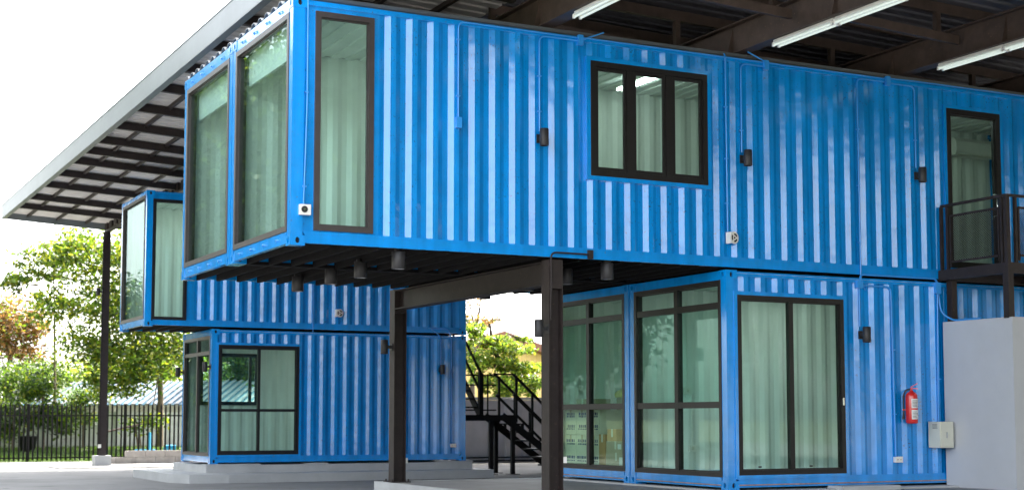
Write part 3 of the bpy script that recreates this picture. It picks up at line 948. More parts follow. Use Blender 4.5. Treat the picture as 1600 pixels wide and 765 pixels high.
def wall_lamp_proto():
    t = thing('wall_lamp', 'x', 'lamp')
    b = MB(); b.box(-.045, .045, -.012, 0, -.055, .055); o = b.build('mounting_plate', M['lamp'], None); o.parent = t
    b = MB(); b.box(-.02, .02, -.075, -.012, -.025, .025); o = b.build('arm', M['lamp'], None); o.parent = t
    b = MB()
    b.lathe([(0.0, .108), (.05, .108), (.056, .102), (.056, -.102), (.052, -.108), (.046, -.108), (.044, -.06), (0, -.06)], 24, (0, -.125, 0))
    o = b.build('lamp_body', M['lamp'], None); o.parent = t
    return t
wl0 = wall_lamp_proto()
wl = [
    (un(843, 217, 'y', .012), 0, 'black cylinder wall lamp left of the triple window on long container'),
    (un(1160, 249, 'y', .012), 0, 'black cylinder wall lamp right of the triple window on long container'),
    (un(1432, 275, 'y', .012), 0, 'black cylinder wall lamp left of the upper glass door'),
    (un(1345, 523, 'y', YC + .012), 0, 'black cylinder wall lamp beside the sliding door'),
    ((3.34, -.01, 2.55), -90, 'grey-black cylinder lamp on the front steel post'),
    ((3.26, 4.86, 2.53), -90, 'grey-black cylinder lamp on the rear steel post'),
    (un(688, 577, 'y', YB + .012), 0, 'black cylinder lamp near the right end of far container'),
    ((XB + .006, YB + .07, 2.55), -90, 'black cylinder lamp on the near corner post of far container'),
    ((XB + .006, YB + W - .07, 2.50), -90, 'black cylinder lamp on the rear corner post of far container'),
    ((gx - .12, 26.55, 5.05), -90, 'black cylinder lamp high on the far shed column'),
]
for i, (p, rz, lb) in enumerate(wl):
    o = wl0 if i == 0 else copy_tree(wl0)
    o.location = p; o.rotation_euler = (0, 0, R(rz)); o['label'] = lb; o['group'] = 'cylinder wall lamps'

def downlight_proto():
    t = thing('downlight', 'x', 'lamp')
    b = MB(); b.lathe([(0, 0), (.078, 0), (.082, -.006), (.082, -.206), (.078, -.210), (.070, -.210), (.068, -.16), (0, -.16)], 28)
    o = b.build('housing', M['lamp'], None); o.parent = t
    b = MB(); b.lathe([(.0695, -.206), (.052, -.180), (.0, -.175)], 24); o = b.build('reflector', M['chrome'], None); o.parent = t
    b = MB(); b.box(-.05, .05, -.02, .02, 0, .03); o = b.build('bracket', M['lamp'], None); o.parent = t
    return t
dl0 = downlight_proto()
dls = [((465, 458), 'first bay, fourth from the blue long side'), ((517, 447), 'first bay, third from the blue long side'), ((563, 437), 'first bay, second from the blue long side'),
       ((627, 422), 'first bay, right at the blue long side'), ((758, 470), 'second bay past the beam, fourth from the long side'), ((825, 457), 'second bay past the beam, third from the long side'),
       ((885, 447), 'second bay past the beam, second from the long side'), ((963, 437), 'second bay past the beam, right at the long side')]
for i, ((px, py), lb) in enumerate(dls):
    o = dl0 if i == 0 else copy_tree(dl0)
    p = un(px, py - 3, 'z', 3.215)
    o.location = (p[0], max(.16, p[1]), 3.424)
    o['label'] = 'black can downlight under overhang, ' + lb; o['group'] = 'can downlights under the overhang'
# conduits along the underside that carry the downlights
for i, (xx, lb) in enumerate(((1.40, 'through the first bay of downlights'), (4.29, 'through the second bay of downlights'))):
    c = MB(); c.tube([(xx, .1, 3.414), (xx, 4.8, 3.414)], .012, 6)
    tag(c.build('conduit', M['under']), 'black conduit under the overhang running ' + lb, 'conduit', 'conduits')

# ------------------------------------------------------------------ conduits
def bend(path, rad=.09):
    P = [Vector(p) for p in path]; out = [P[0]]
    for i in range(1, len(P) - 1):
        a = (P[i-1] - P[i]); b = (P[i+1] - P[i])
        r = min(rad, a.length * .45, b.length * .45)
        a.normalize(); b.normalize()
        p0, p2 = P[i] + a * r, P[i] + b * r
        for k in range(6):
            t = k / 5
            out.append(p0 * (1-t)**2 + P[i] * 2 * t * (1-t) + p2 * t * t)
    out.append(P[-1])
    return out
def conduit(label, path, r=.011, boxes=(), clips=(), material=None):
    t = thing('conduit', label, 'conduit', path[0], 0, 'conduits')
    MB().tube(bend(path), r, 8).build('pipe', material or M['conduit'], t)
    for (bx, by, bz, bw, bh) in boxes:
        MB().box(bx - bw/2, bx + bw/2, by - .03, by + .02, bz - bh/2, bz + bh/2).build('junction_box', material or M['conduit'], t)
    for (bx, by, bz) in clips:
        MB().box(bx - .022, bx + .022, by - .013, by + .02, bz - .008, bz + .008).build('clip', material or M['conduit'], t)
    return t
def ax(px, py, y=-.004): return un(px, py, 'y', y)
ztop = 6.25
def yA(p, y=-.006): return (p[0], y, p[2])
p = ax(716, 188)
conduit('painted conduit dropping to a small box left of the first wall lamp', [(ax(905, 60)[0], -.006, ztop + .02), (p[0], -.006, ztop + .02), (p[0], -.006, p[2])],
        boxes=[(p[0], -.006, p[2] - .03, .07, .13)], clips=[(p[0], -.006, p[2] + .3), (p[0], -.006, p[2] + 1.0)])
p = ax(843, 205); jb = ax(906, 60)
conduit('painted conduit feeding the wall lamp left of the triple window', [(p[0], -.006, p[2]), (p[0], -.006, ztop - .02), (jb[0], -.006, ztop - .02), (jb[0] + .1, -.006, ztop + .03), (jb[0] + .35, -.006, ztop + .13)],
        boxes=[(jb[0], -.006, ztop - .01, .07, .13)], clips=[(p[0], -.006, p[2] + .25), (p[0], -.006, p[2] + .7)])
p = ax(1133, 92); q = ax(1137, 362)
conduit('painted conduit dropping to the round white alarm', [(p[0], .02, 6.33), (p[0], -.006, 6.29), (q[0], -.006, q[2])], clips=[(p[0], -.006, 5.6), (p[0], -.006, 4.9), (p[0], -.006, 4.3)])
p = ax(1159, 238); jb = ax(1196, 98)
conduit('painted conduit feeding the wall lamp right of the triple window', [(p[0], -.006, p[2]), (p[0], -.006, ztop - .03), (jb[0], -.006, ztop - .03), (jb[0] + .05, -.006, ztop + .02), (jb[0] - .3, -.01, ztop + .14)],
        boxes=[(jb[0], -.006, ztop - .01, .07, .13)], clips=[(p[0], -.006, p[2] + .3)])
p = ax(1342, 300); jb = ax(1386, 120)
conduit('long painted conduit running full height down to the lower container', [(jb[0], -.006, ztop - .02), (p[0], -.006, ztop - .02), (p[0], -.012, 3.34), (p[0] + .02, YC - .012, 3.22)],
        boxes=[(jb[0], -.006, ztop, .07, .13)], clips=[(p[0], -.006, 5.5), (p[0], -.006, 4.7), (p[0], -.006, 3.9)])
q = ax(1431, 262)
conduit('painted conduit feeding the wall lamp left of the upper glass door', [(q[0], -.006, q[2]), (q[0], -.006, ztop - .03), (jb[0] + .05, -.006, ztop - .03)], clips=[(q[0], -.006, q[2] + .4)])
c0 = ax(905, 62)
conduit('painted conduit along the top rail above the upper door', [(jb[0] + .04, -.006, ztop + .04), (jb[0] + .5, -.006, ztop + .05), (jb[0] + 4, -.006, ztop + .05)])
conduit('painted conduit along the top rail over the triple window', [(c0[0] + .04, -.006, ztop + .028), (7.0, -.006, ztop + .028), (ax(1386, 120)[0] - .05, -.006, ztop + .03)])
# on the lower container
jb = un(1343, 444, 'y', YC - .02)
lampx = un(1345, 512, 'y', YC)
yl = YC - .010
conduit('painted conduit feeding the lamp beside the sliding door', [(jb[0], yl, jb[2]), (jb[0], yl, lampx[2] + .02)], boxes=[(jb[0], yl, jb[2], .10, .10)])
s1 = un(1399, 712, 'y', YC)
conduit('painted conduit dropping to the white socket by the extinguisher', [(jb[0], yl, jb[2] - .01), (s1[0] - .03, yl, jb[2] - .01), (s1[0], yl, s1[2])], clips=[(s1[0], yl, 1.5), (s1[0], yl, 2.4)])
conduit('painted conduit running along the upper bottom rail to the grey block', [(jb[0] + .02, yl, jb[2]), (jb[0] + .06, -.030, 3.44), (9.66, -.030, 3.44), (9.70, -.035, 3.40), (9.70, YC - .03, 2.95), (9.78, -.25, 2.83), (9.8, -.75, 2.83)], r=.014)
s2 = un(1464, 450, 'y', YC); s3 = un(1467, 658, 'y', YC)
conduit('painted conduit dropping into the grey electrical cabinet', [(s2[0], yl, s2[2]), (s3[0] - .02, yl, s3[2] - .01)], boxes=[(s2[0], yl, s2[2], .09, .16)], clips=[(s2[0], yl, 2.0)])
# corner conduit with camera
p = un(474, 322, 'y', 0)
conduit('thin conduit down the corner post to the square white camera', [(p[0] + .03, .0, 6.30), (p[0] + .03, -.004, 5.0), (p[0], -.004, p[2])], r=.009, clips=[(p[0] + .025, .0, 5.2), (p[0] + .01, 0, 4.1)])
# far block conduits
yb = YB - .004
for (a, b, lb) in (((490, 430), (490, 518), 'painted conduit crossing the joint of the two far containers'), ((525, 440), (526, 483), 'painted conduit dropping to the round alarm on far container')):
    pa, pb = un(*a, 'y', yb), un(*b, 'y', yb)
    conduit(lb, [(pa[0], yb, 6.2), (pa[0], yb, pb[2])])
pa, pb = un(689, 545, 'y', yb), un(689, 570, 'y', yb)
conduit('painted conduit bending down to the lamp on far container', [(pa[0] - .25, yb, 3.50), (pa[0] - .12, yb - .01, 3.42), (pa[0], yb, 3.30), (pb[0], yb, pb[2])])
pb = un(706, 690, 'y', yb)
conduit('painted conduit bending down to the socket on far container', [(pb[0] - .6, yb, 3.52), (pb[0] - .10, yb - .008, 3.52), (pb[0] - .02, yb, 3.30), (pb[0], yb, pb[2])])
pa = un(603, 540, 'x', 3.26)
conduit('dark conduit rising up the front steel post to the rail', [(3.37, -.03, 2.66), (3.37, -.055, 3.30), (3.37, -.035, 3.50), (3.95, -.02, 3.50)], r=.012, material=M['steel'], boxes=[(3.95, -.012, 3.50, .06, .11)])

socket('white socket on the blue wall below the fire extinguisher', un(1401, 717, 'y', YC + .01), '-y', box=.05)
socket('white socket low on the far container beside the stair', un(707, 695, 'y', YB + .01), '-y', box=.05)

# security devices
def square_camera(label, loc):
    t = thing('security_camera', label, 'camera', loc)
    b = MB(); b.box(-.065, .065, -.055, 0, -.06, .06); o = b.build('housing', M['white'], None); o.parent = t
    b = MB()
    b.tube([(-.012, -.055, .002), (-.012, -.062, .002)], .038, 20); o = b.build('lens_ring', M['rubber'], None); o.parent = t
    b = MB(); b.tube([(-.012, -.062, .002), (-.012, -.066, .002)], .014, 14); o = b.build('lens', M['chrome'], None); o.parent = t
    return t
square_camera('small white square camera with black lens on the corner post', un(475, 328, 'y', .006))
def round_alarm(label, loc, s=1.0):
    t = thing('alarm_siren', label, 'alarm', loc)
    t.rotation_euler = (0, 0, R(14))
    b = MB(); b.box(-.065*s, -.035*s, -.06*s, 0.02, -.075*s, .075*s); o = b.build('wall_bracket', M['white'], None); o.parent = t
    b = MB()
    b.tube([(0, .03, 0), (0, -.06*s, 0)], .055*s, 20, r2=.078*s); b.tube([(0, -.06*s, 0), (0, -.075*s, 0)], .082*s, 20); o = b.build('siren_body', M['white'], None); o.parent = t
    b = MB()
    for k in range(3):
        a0 = R(20 + 120 * k)
        pts = []
        for rr in (.034*s, .060*s):
            for q in range(5):
                an = a0 + q * R(20)
                pts.append((rr * math.cos(an), -.0765*s, rr * math.sin(an)))
        b.add(pts, [(q, q+1, q+6, q+5) for q in range(4)])
    b.tube([(0, -.075*s, 0), (0, -.079*s, 0)], .014*s, 12)
    o = b.build('grille_slots', M['hole'], None); o.parent = t
    return t
round_alarm('round white alarm siren on the long container below triple window', un(1141, 372, 'y', .01))
round_alarm('round white alarm siren on the far upper container', un(528, 489, 'y', YB + .01), 1.1)

# fire extinguisher
p = un(1425, 661, 'y', YC - .09)
fx = thing('fire_extinguisher', 'red fire extinguisher hung on the blue corrugated wall', 'extinguisher', p, R(-32))
b = MB(); b.lathe([(0, 0), (.070, 0), (.082, .012), (.084, .02), (.084, .375), (.078, .405), (.055, .432), (.030, .445), (.024, .46), (0, .46)], 28); o = b.build('cylinder', M['red'], None); o.parent = fx
lab = MB()
for z0, z1 in ((.06, .19), (.215, .345)):
    n = 10; v = []
    for k in range(n + 1):
        a = R(-100 + 85 * k / n)
        v += [(.0855 * math.cos(a), .0855 * math.sin(a), z0), (.0855 * math.cos(a), .0855 * math.sin(a), z1)]
    lab.add(v, [(2*k, 2*k+2, 2*k+3, 2*k+1) for k in range(n)], 0, True)
    for r_ in range(5):
        zz = z0 + .02 + r_ * .02; v = []
        a0, a1 = -92, -92 + rng.uniform(40, 68)
        for k in range(7):
            a = R(a0 + (a1 - a0) * k / 6)
            v += [(.0862 * math.cos(a), .0862 * math.sin(a), zz), (.0862 * math.cos(a), .0862 * math.sin(a), zz + .007)]
        lab.add(v, [(2*k, 2*k+2, 2*k+3, 2*k+1) for k in range(6)], 1, True)
o = lab.build('instruction_label', [M['paper'], M['lamp']], None); o.parent = fx
b = MB(); b.tube([(0, 0, .455), (0, 0, .495)], .018, 12); b.bar((0, 0, .495), (.09, -.02, .485), .02, .012); b.bar((-.01, 0, .505), (.085, -.02, .56), .02, .010)
o = b.build('valve_lever', M['red'], None); o.parent = fx
b = MB(); b.tube(bend([(-.015, 0, .48), (-.075, -.01, .47), (-.112, -.015, .40), (-.112, -.015, .15)], .06), .011, 8); b.tube([(-.112, -.015, .16), (-.118, -.015, .06)], .011, 8, r2=.020)
o = b.build('hose', M['rubber'], None); o.parent = fx
b = MB(); b.box(-.02, .02, .07, .12, .34, .42); o = b.build('wall_hook', M['lamp'], None); o.parent = fx
b = MB(); b.box(-.13, -.08, -.03, .0, .185, .20); o = b.build('hose_clip', M['red'], None); o.parent = fx

# electrical cabinet
ec = thing('electrical_cabinet', 'small cream electrical cabinet on the wall at the grey block', 'cabinet', (9.55, YC, 1.03))
MB().box(9.46, 9.71, YC - .21, YC + .02, 1.03, 1.395).build('cabinet_body', M['cream'], ec)
cdr = MB().box(9.475, 9.695, YC - .222, YC - .21, 1.05, 1.375).build('cabinet_door', M['cream'], ec)
MB().box(9.558, 9.578, YC - .234, YC - .222, 1.17, 1.25).build('lock_handle', M['chrome'], cdr)
lv = MB()
for k in range(4): lv.box(9.4585, 9.462, YC - .16, YC - .06, 1.30 + .018 * k, 1.306 + .018 * k)
lv.build('vent_louvre', M['lamp'], ec)

# grey masonry block and upper landing
XL = 9.75
gb_ = thing('masonry_block', 'tall plain grey rendered block carrying the steel landing', 'wall', (XL, -1.4, .47))
MB().box(XL, 14.5, -1.395, YC - .01, .45, 2.815).build('rendered_wall', M['blockgrey'], gb_)
MB().box(XL + .62, 14.5, -1.397, -.35, 2.814, 2.828).build('capping', M['concrete'], gb_)
ld = thing('steel_landing', 'brown steel landing with mesh railing outside the upper glass door', 'landing', (XL, -1.35, 2.81))
stl = M['steel']
MB().box(XL, XL + .07, -1.345, -.012, 3.415, 3.565).build('edge_channel', stl, ld)
MB().box(XL + .07, 14.4, -1.345, -1.275, 3.415, 3.565).build('edge_channel', stl, ld)
MB().box(XL + .07, 14.4, -.08, -.012, 3.415, 3.565).build('edge_channel', stl, ld)
MB().box(XL + .07, 14.4, -1.275, -.08, 3.535, 3.56).build('deck_plate', stl, ld)
for xx in (11.3, 12.6):
    MB().box(xx, xx + .06, -1.275, -.08, 3.43, 3.534).build('joist', stl, ld)
for (xx, yy) in ((XL + .05, -1.295), (XL + .11, -.16), (12.8, -1.295)):
    MB().box(xx - .05, xx + .05, yy - .05, yy + .05, 2.80, 3.416).build('landing_post', stl, ld)
# railings
def rail_side(p0, p1, posts, tag_=''):
    p0 = Vector(p0); p1 = Vector(p1)
    zt = 4.49
    MB().bar((p0.x, p0.y, zt), (p1.x, p1.y, zt), .045, .035).build('top_rail', stl, ld)
    for t in posts:
        q = p0.lerp(p1, t); MB().box(q.x - .02, q.x + .02, q.y - .02, q.y + .02, 3.56, zt - .015).build('baluster', stl, ld)
    d = (p1 - p0).normalized(); L = (p1 - p0).length
    for a, b in zip(posts[:-1], posts[1:]):
        if (b - a) * L < .3: continue
        q0, q1 = p0 + d * (a * L + .06), p0 + d * (b * L - .06)
        fr = MB()
        fr.bar((q0.x, q0.y, 4.33), (q1.x, q1.y, 4.33), .025, .03); fr.bar((q0.x, q0.y, 3.67), (q1.x, q1.y, 3.67), .025, .03)
        fr.bar((q0.x, q0.y, 3.60), (q0.x, q0.y, 4.33), .025, .025, up=(1, 0, 0)); fr.bar((q1.x, q1.y, 3.60), (q1.x, q1.y, 4.33), .025, .025, up=(1, 0, 0))
        o = fr.build('panel_frame', stl, ld)
        # expanded-metal infill of crossing strands
        ms = MB(); Lp = (q1 - q0).length; zl, zh = 3.685, 4.315; pitch = .034
        k = -(zh - zl)
        while k < Lp:
            for sgn in (1, -1):
                u0, u1 = k, k + (zh - zl)
                w0, w1 = (zl, zh) if sgn > 0 else (zh, zl)
                # clip to the panel
                if u0 < 0: w0 += (w1 - w0) * (-u0) / (u1 - u0); u0 = 0
                if u1 > Lp: w1 = w0 + (w1 - w0) * (Lp - u0) / (u1 - u0); u1 = Lp
                if u1 - u0 > .01:
                    a_ = q0 + d * u0; b_ = q0 + d * u1
                    ms.bar((a_.x, a_.y, w0), (b_.x, b_.y, w1), .003, .006, up=(d.y, -d.x, 0))
            k += pitch
        mo = ms.build('mesh_infill', stl, o); mo['kind'] = 'stuff'
rail_side((XL + .035, -.06, 0), (XL + .035, -1.31, 0), (0.0, .10, .93))
rail_side((XL + .035, -1.31, 0), (14.3, -1.31, 0), (0.0, .035, .33, .36, .68, .71, 1.0))
MB().box(XL + .005, XL + .065, -1.34, -1.28, 3.56, 4.50).build('corner_baluster', stl, ld)

# ------------------------------------------------------------------ inside the near containers
ac = thing('air_conditioner', 'white wall air conditioner inside the upper room behind glass door', 'air conditioner', (12.7, 2.30, 5.8))
b = MB()
pr_ = [(-.0, 0), (-.20, .0), (-.235, .05), (-.235, .22), (-.18, .29), (0, .29)]
for xx0, xx1 in ((12.25, 13.15),):
    v = [(xx0, 2.375 + a, 5.82 + z) for a, z in pr_] + [(xx1, 2.375 + a, 5.82 + z) for a, z in pr_]
    n = len(pr_)
    b.add(v, [(i, i+1, n+i+1, n+i) for i in range(n-1)] + [tuple(range(n-1, -1, -1)), tuple(range(n, 2*n))])
b.build('housing', M['white'], ac)
MB().box(12.3, 13.1, 2.13, 2.2, 5.812, 5.83).build('louvre', M['cream'], ac)

boxes = []
def carton(label, x0, x1, y0, y1, z0, h, m, print_=False, lb=False):
    t = thing('carton', label, 'carton', ((x0+x1)/2, (y0+y1)/2, z0), 0, 'cartons in the store room')
    MB().box(x0, x1, y0, y1, z0, z0 + h).build('box_body', m, t)
    MB().box(x0 - .001, x0 + .001, (y0+y1)/2 - .025, (y0+y1)/2 + .025, z0 + h - .12, z0 + h + .0015).build('tape', M['cardpale'] if m is not M['cardpale'] else M['card'], t)
    if print_:
        ink = MB()
        for row, (zz, hh) in enumerate(((.78, .045), (.70, .025), (.28, .045), (.20, .02))):
            yy = y0 + .05
            while yy < y1 - .07:
                wv = rng.uniform(.02, .05)
                ink.box(x0 - .0015, x0, yy, yy + wv, z0 + h * zz, z0 + h * zz + hh)
                yy += wv + .018
        ink.build('printed_marks', M['ink'], t)
    if lb:
        MB().box(x0 - .0015, x0, y0 + .1, y0 + .2, z0 + h * .3, z0 + h * .75).build('shipping_label', M['paper'], t)
fl = ZC + .165
y2 = YC + W + GAP
words = ['first', 'second', 'third', 'fourth']
for r_ in range(2):
    for c_ in range(3):
        yy = 4.60 - .36 * (c_ + 1)
        carton('pale printed carton, %s row, %s from the wall side' % (('bottom', 'upper')[r_], words[c_]), XC + .16, XC + .66, yy, yy + .352, fl + .52 * r_, (.515, .385)[r_], M['cardpale'], True)
carton('tall brown carton standing upright among pale ones', XC + .15, XC + .6, 3.33, 3.515, fl, .53, M['cardbrown'])
carton('small tan carton with white label on the floor', XC + .15, XC + .55, 2.72, 3.31, fl, .26, M['card'], lb=True)
carton('small tan carton with white label, stacked on another', XC + .16, XC + .55, 2.78, 3.315, fl + .261, .17, M['card'], lb=True)
carton('orange-brown carton on top of two labelled cartons', XC + .17, XC + .5, 3.02, 3.30, fl + .432, .18, M['cardbrown'])
carton('wide grey-tan carton behind the small cartons', XC + .66, XC + 1.2, 2.85, 3.85, fl, .90, M['card'])
carton('open tan carton on top of the wide carton', XC + .67, XC + 1.05, 3.45, 3.85, fl + .901, .20, M['card'])
carton('tan carton with flaps on top of pale stack', XC + .20, XC + .6, 3.92, 4.30, fl + .906, .17, M['card'])
carton('tan carton beside the yellow bag on wide carton', XC + .67, XC + 1.05, 3.0, 3.40, fl + .901, .22, M['card'])
yb_ = thing('plastic_bag', 'crumpled yellow plastic bag on top of the cartons', 'bag', (XC + .86, 3.62, fl + 1.10))
b = MB(); vv = []; ff = []; n = 16; mrows = 7
for i in range(mrows + 1):
    a = math.pi / 2 * i / mrows
    for j in range(n):
        t = 2*math.pi*j/n; rr = (1 + .18 * math.sin(3*t + i) + .1 * rng.random())
        vv.append((.24 * rr * math.cos(a) * math.cos(t), .30 * rr * math.cos(a) * math.sin(t), .22 * math.sin(a) * (1 + .15 * rng.random())))
for i in range(mrows):
    for j in range(n): ff.append((i*n+j, i*n+(j+1)%n, (i+1)*n+(j+1)%n, (i+1)*n+j))
b.add(vv, ff, 0, True); o = b.build('bag_body', M['yellowbag'], None); o.parent = yb_
b = MB(); b.tube([(0, 0, .2), (.03, .02, .27)], .03, 8, r2=.06); o = b.build('tied_neck', M['yellowbag'], None); o.parent = yb_
# small fittings on inner walls seen through the glass
def inner_box(label, x, y, z, zt):
    t = thing('wall_switch', label, 'switch', (x, y, z))
    b = MB(); b.box(-.06, .06, -.035, .02, -.05, .05); o = b.build('switch_plate', M['white'], None); o.parent = t
    b = MB(); b.box(-.02, .02, -.04, -.035, -.025, .025); o = b.build('rocker', M['cream'], None); o.parent = t
    b = MB(); b.tube([(0, -.012, .05), (0, -.012, zt - z)], .010, 6); o = b.build('riser', M['white'], None); o.parent = t
inner_box('white switch with riser on inner wall behind glazed end', XC + .95, YC + W - .07, 1.85, 3.2)
inner_box('white outlet low on inner wall behind glazed end', XC + 1.03, YC + W - .07, 1.0, 1.80)

# ------------------------------------------------------------------ steel stair beside the far block
sr = thing('steel_stair', 'black steel stair with landing and handrails beside the far container', 'stair', (10.4, 16.2, GZ))
bk = M['black']
LX0, LX1, LY0, LY1, LZ = 9.50, 10.98, 15.75, 16.75, 1.53
lm = MB(); lm.box(LX0, LX1, LY0, LY0 + .06, LZ - .14, LZ); lm.box(LX0, LX1, LY1 - .06, LY1, LZ - .14, LZ); lm.box(LX1 - .06, LX1, LY0 + .06, LY1 - .06, LZ - .14, LZ); lm.box(LX0, LX1 - .06, LY0 + .06, LY1 - .06, LZ - .03, LZ - .004)
lm.build('landing', bk, sr)
for (xx, yy) in ((10.33, LY0 + .04), (10.92, LY0 + .04), (9.56, LY0 + .04), (10.92, LY1 - .04), (9.56, LY1 - .04)):
    o = MB().box(xx - .045, xx + .045, yy - .045, yy + .045, GZ, LZ - .13).build('leg', bk, sr)
    MB().box(xx - .13, xx + .13, yy - .13, yy + .13, GZ, GZ + .014).build('foot_plate', bk, o)
n = 7; rise = (LZ - GZ) / (n + 0); run = .225
for yy in (LY0 + .03, LY1 - .03):
    MB().bar((LX1 - .35, yy, LZ - .02), (LX1 + n * run + .02, yy, GZ + .02), .05, .17).build('stringer', bk, sr)
for k in range(1, n):
    xx = LX1 + (k - 1) * run; zz = LZ - k * rise
    tm = MB(); tm.box(xx - .02, xx + .25, LY0 + .06, LY1 - .06, zz - .035, zz)
    tm.build('tread', bk, sr)
    for yy in (LY0 + .03, LY1 - .03):
        MB().box(xx + .17, xx + .23, yy - .03, yy + .03, zz - .16, zz).build('tread_bracket', bk, sr)
for yy in (LY0 + .03, LY1 - .03):
    # sloping rails
    for dz in (.98, .50):
        MB().bar((LX1 - .05, yy, LZ + dz), (LX1 + n * run, yy, GZ + dz), .055, .055).build('handrail', bk, sr)
    for k in (0.15, 2.1, 4.0, 5.9):
        xx = LX1 + k * run; zz = LZ - k * rise
        MB().box(xx - .025, xx + .025, yy - .025, yy + .025, zz - .15, zz + .98).build('baluster', bk, sr)
# landing guard along the back
for dz in (.98, .74, .12):
    MB().bar((LX0 + .5, LY1 - .03, LZ + dz), (LX1 - .05, LY1 - .03, LZ + dz), .035, .035).build('guard_rail', bk, sr)
for dz in (.98,):
    MB().bar((LX0 + .9, LY0 + .03, LZ + dz), (LX1 - .05, LY0 + .03, LZ + dz), .04, .04).build('guard_rail', bk, sr)
for xx in (10.0, 10.45, 10.7):
    MB().box(xx - .016, xx + .016, LY1 - .046, LY1 - .014, LZ - .02, LZ + .98).build('baluster', bk, sr)
MB().box(10.28, 10.38, LY0 + .55, LY0 + .65, LZ, LZ + 1.02).build('newel_post', bk, sr)
# upper flight climbs away along the end of the far block
for xx in (9.56, 10.33):
    MB().bar((xx, LY0 + .6, LZ - .05), (xx, LY0 + 2.75, 3.42), .05, .18).build('stringer', bk, sr)
    for dz in (1.02, .55):
        MB().bar((xx, LY0 + .6, LZ + dz), (xx, LY0 + 2.7, 3.45 + dz), .045, .045).build('handrail', bk, sr)
    for k in range(3):
        yy = LY0 + .7 + k * .95; zz = LZ + (k * .95 + .1) * .87
        MB().box(xx - .018, xx + .018, yy - .018, yy + .018, zz - .1, zz + 1.0).build('baluster', bk, sr)
for k in range(9):
    zz = LZ + (k + 1) * .205; yy = LY0 + .7 + k * .235
    MB().box(9.585, 10.305, yy, yy + .26, zz - .035, zz).build('tread', bk, sr)
MB().box(9.4, 10.4, LY0 + 2.75, LY0 + 3.9, 3.36, 3.44).build('upper_landing', bk, sr)
for xx in (9.5, 10.3):
    MB().box(xx - .045, xx + .045, LY0 + 3.7, LY0 + 3.79, GZ, 3.36).build('leg', bk, sr)

# ------------------------------------------------------------------ walls and fence behind
gw = thing('garden_wall', 'lilac grey block wall behind the black steel stair', 'wall', (16, 24.7, GZ))
pm_ = MB().box(0, 1.185, 0, .12, 0, .628).mesh('wall_panel', M['lilac'])
for i in range(14):
    for j in range(3):
        link('wall_panel', pm_, gw, None).location = (0, 0, 0)
        o = gw.children[-1] if False else None
# place the panels
for idx, o in enumerate([c for c in bpy.data.objects if c.parent == gw]):
    i, j = divmod(idx, 3)
    o.matrix_parent_inverse = Matrix.Identity(4)
    o.location = (-6.2 + 1.2 * i, rng.uniform(-.004, .004), .0 + .642 * j)
MB().box(9.7, 26.8, 24.73, 24.84, GZ, 2.0).build('wall_core', M['lilac'], gw)
MB().box(9.7, 26.8, 24.64, 24.88, 2.02, 2.10).build('coping', M['bwall'], gw)
for xx in (11.8, 15.35, 18.9, 22.5):
    MB().box(xx - .16, xx + .16, 24.58, 24.90, GZ, 2.03).build('pier', M['lamp'] if False else M['lilac'], gw)
# pipes at the foot of the wall
for i, (zz, lb) in enumerate(((.16, 'lower'), (.26, 'upper'))):
    c = MB(); c.tube([(10.2, 24.45, zz), (20, 24.45, zz)], .022, 8)
    tag(c.build('ground_pipe', M['black']), '%s black pipe along the foot of garden wall' % lb, 'pipe', 'pipes at the wall foot')
# boundary wall beyond the lawn
bw = thing('boundary_wall', 'weathered pale concrete wall beyond the lawn and steel fence', 'wall', (4, 40, .3))
bpm = MB().box(-1.22, 1.22, -.04, .04, 0, .475).mesh('wall_panel', M['bwall'])
bpp = MB().box(-.09, .09, -.09, .09, 0, 1.62).mesh('wall_post', M['bwall'])
for i in range(-5, 8):
    link('wall_post', bpp, bw, (2.6 * i, 0, -.1))
    for j in range(3):
        link('wall_panel', bpm, bw, (2.6 * i + 1.3, rng.uniform(-.008, .008), -.05 + .485 * j))
# steel picket fence
fc = thing('steel_fence', 'dark steel picket fence with pointed tops in front of lawn', 'fence', (2, 31.8, GZ))
pk = MB()
pk.box(-.025, .025, -.018, .018, .04, 1.74); pk.add([(-.025,-.018,1.74),(.025,-.018,1.74),(.025,.018,1.74),(-.025,.018,1.74),(0,0,1.83)], [(0,1,4),(1,2,4),(2,3,4),(3,0,4)])
pkm = pk.mesh('picket', M['black'])
x = -6.0
while x < 9.2:
    link('picket', pkm, fc, (x + rng.uniform(-.006, .006), 0, rng.uniform(-.008, .008)))
    x += .1425
for zz in (.10, 1.42):
    MB().box(-4.1, 11.3, 31.788, 31.812, GZ + zz, GZ + zz + .04).build('fence_rail', M['black'], fc)
for xx in (-3.9, -.9, 2.1, 5.1, 8.1, 11.1):
    MB().box(xx - .03, xx + .03, 31.82, 31.88, 0, GZ + 1.8).build('fence_post', M['black'], fc)
# low block wall
lb_ = thing('low_wall', 'low two-course wall of grey concrete blocks beside far column', 'wall', (5, 28.6, GZ))
blk = MB().box(0, .585, 0, .16, 0, .188).mesh('block', M['cblock'])
for j in range(2):
    for i in range(8):
        if j == 1 and i == 0: continue
        link('block', blk, lb_, (-1.15 + .595 * i - (.29 if j == 0 else .0), rng.uniform(-.004, .004), .195 * j))

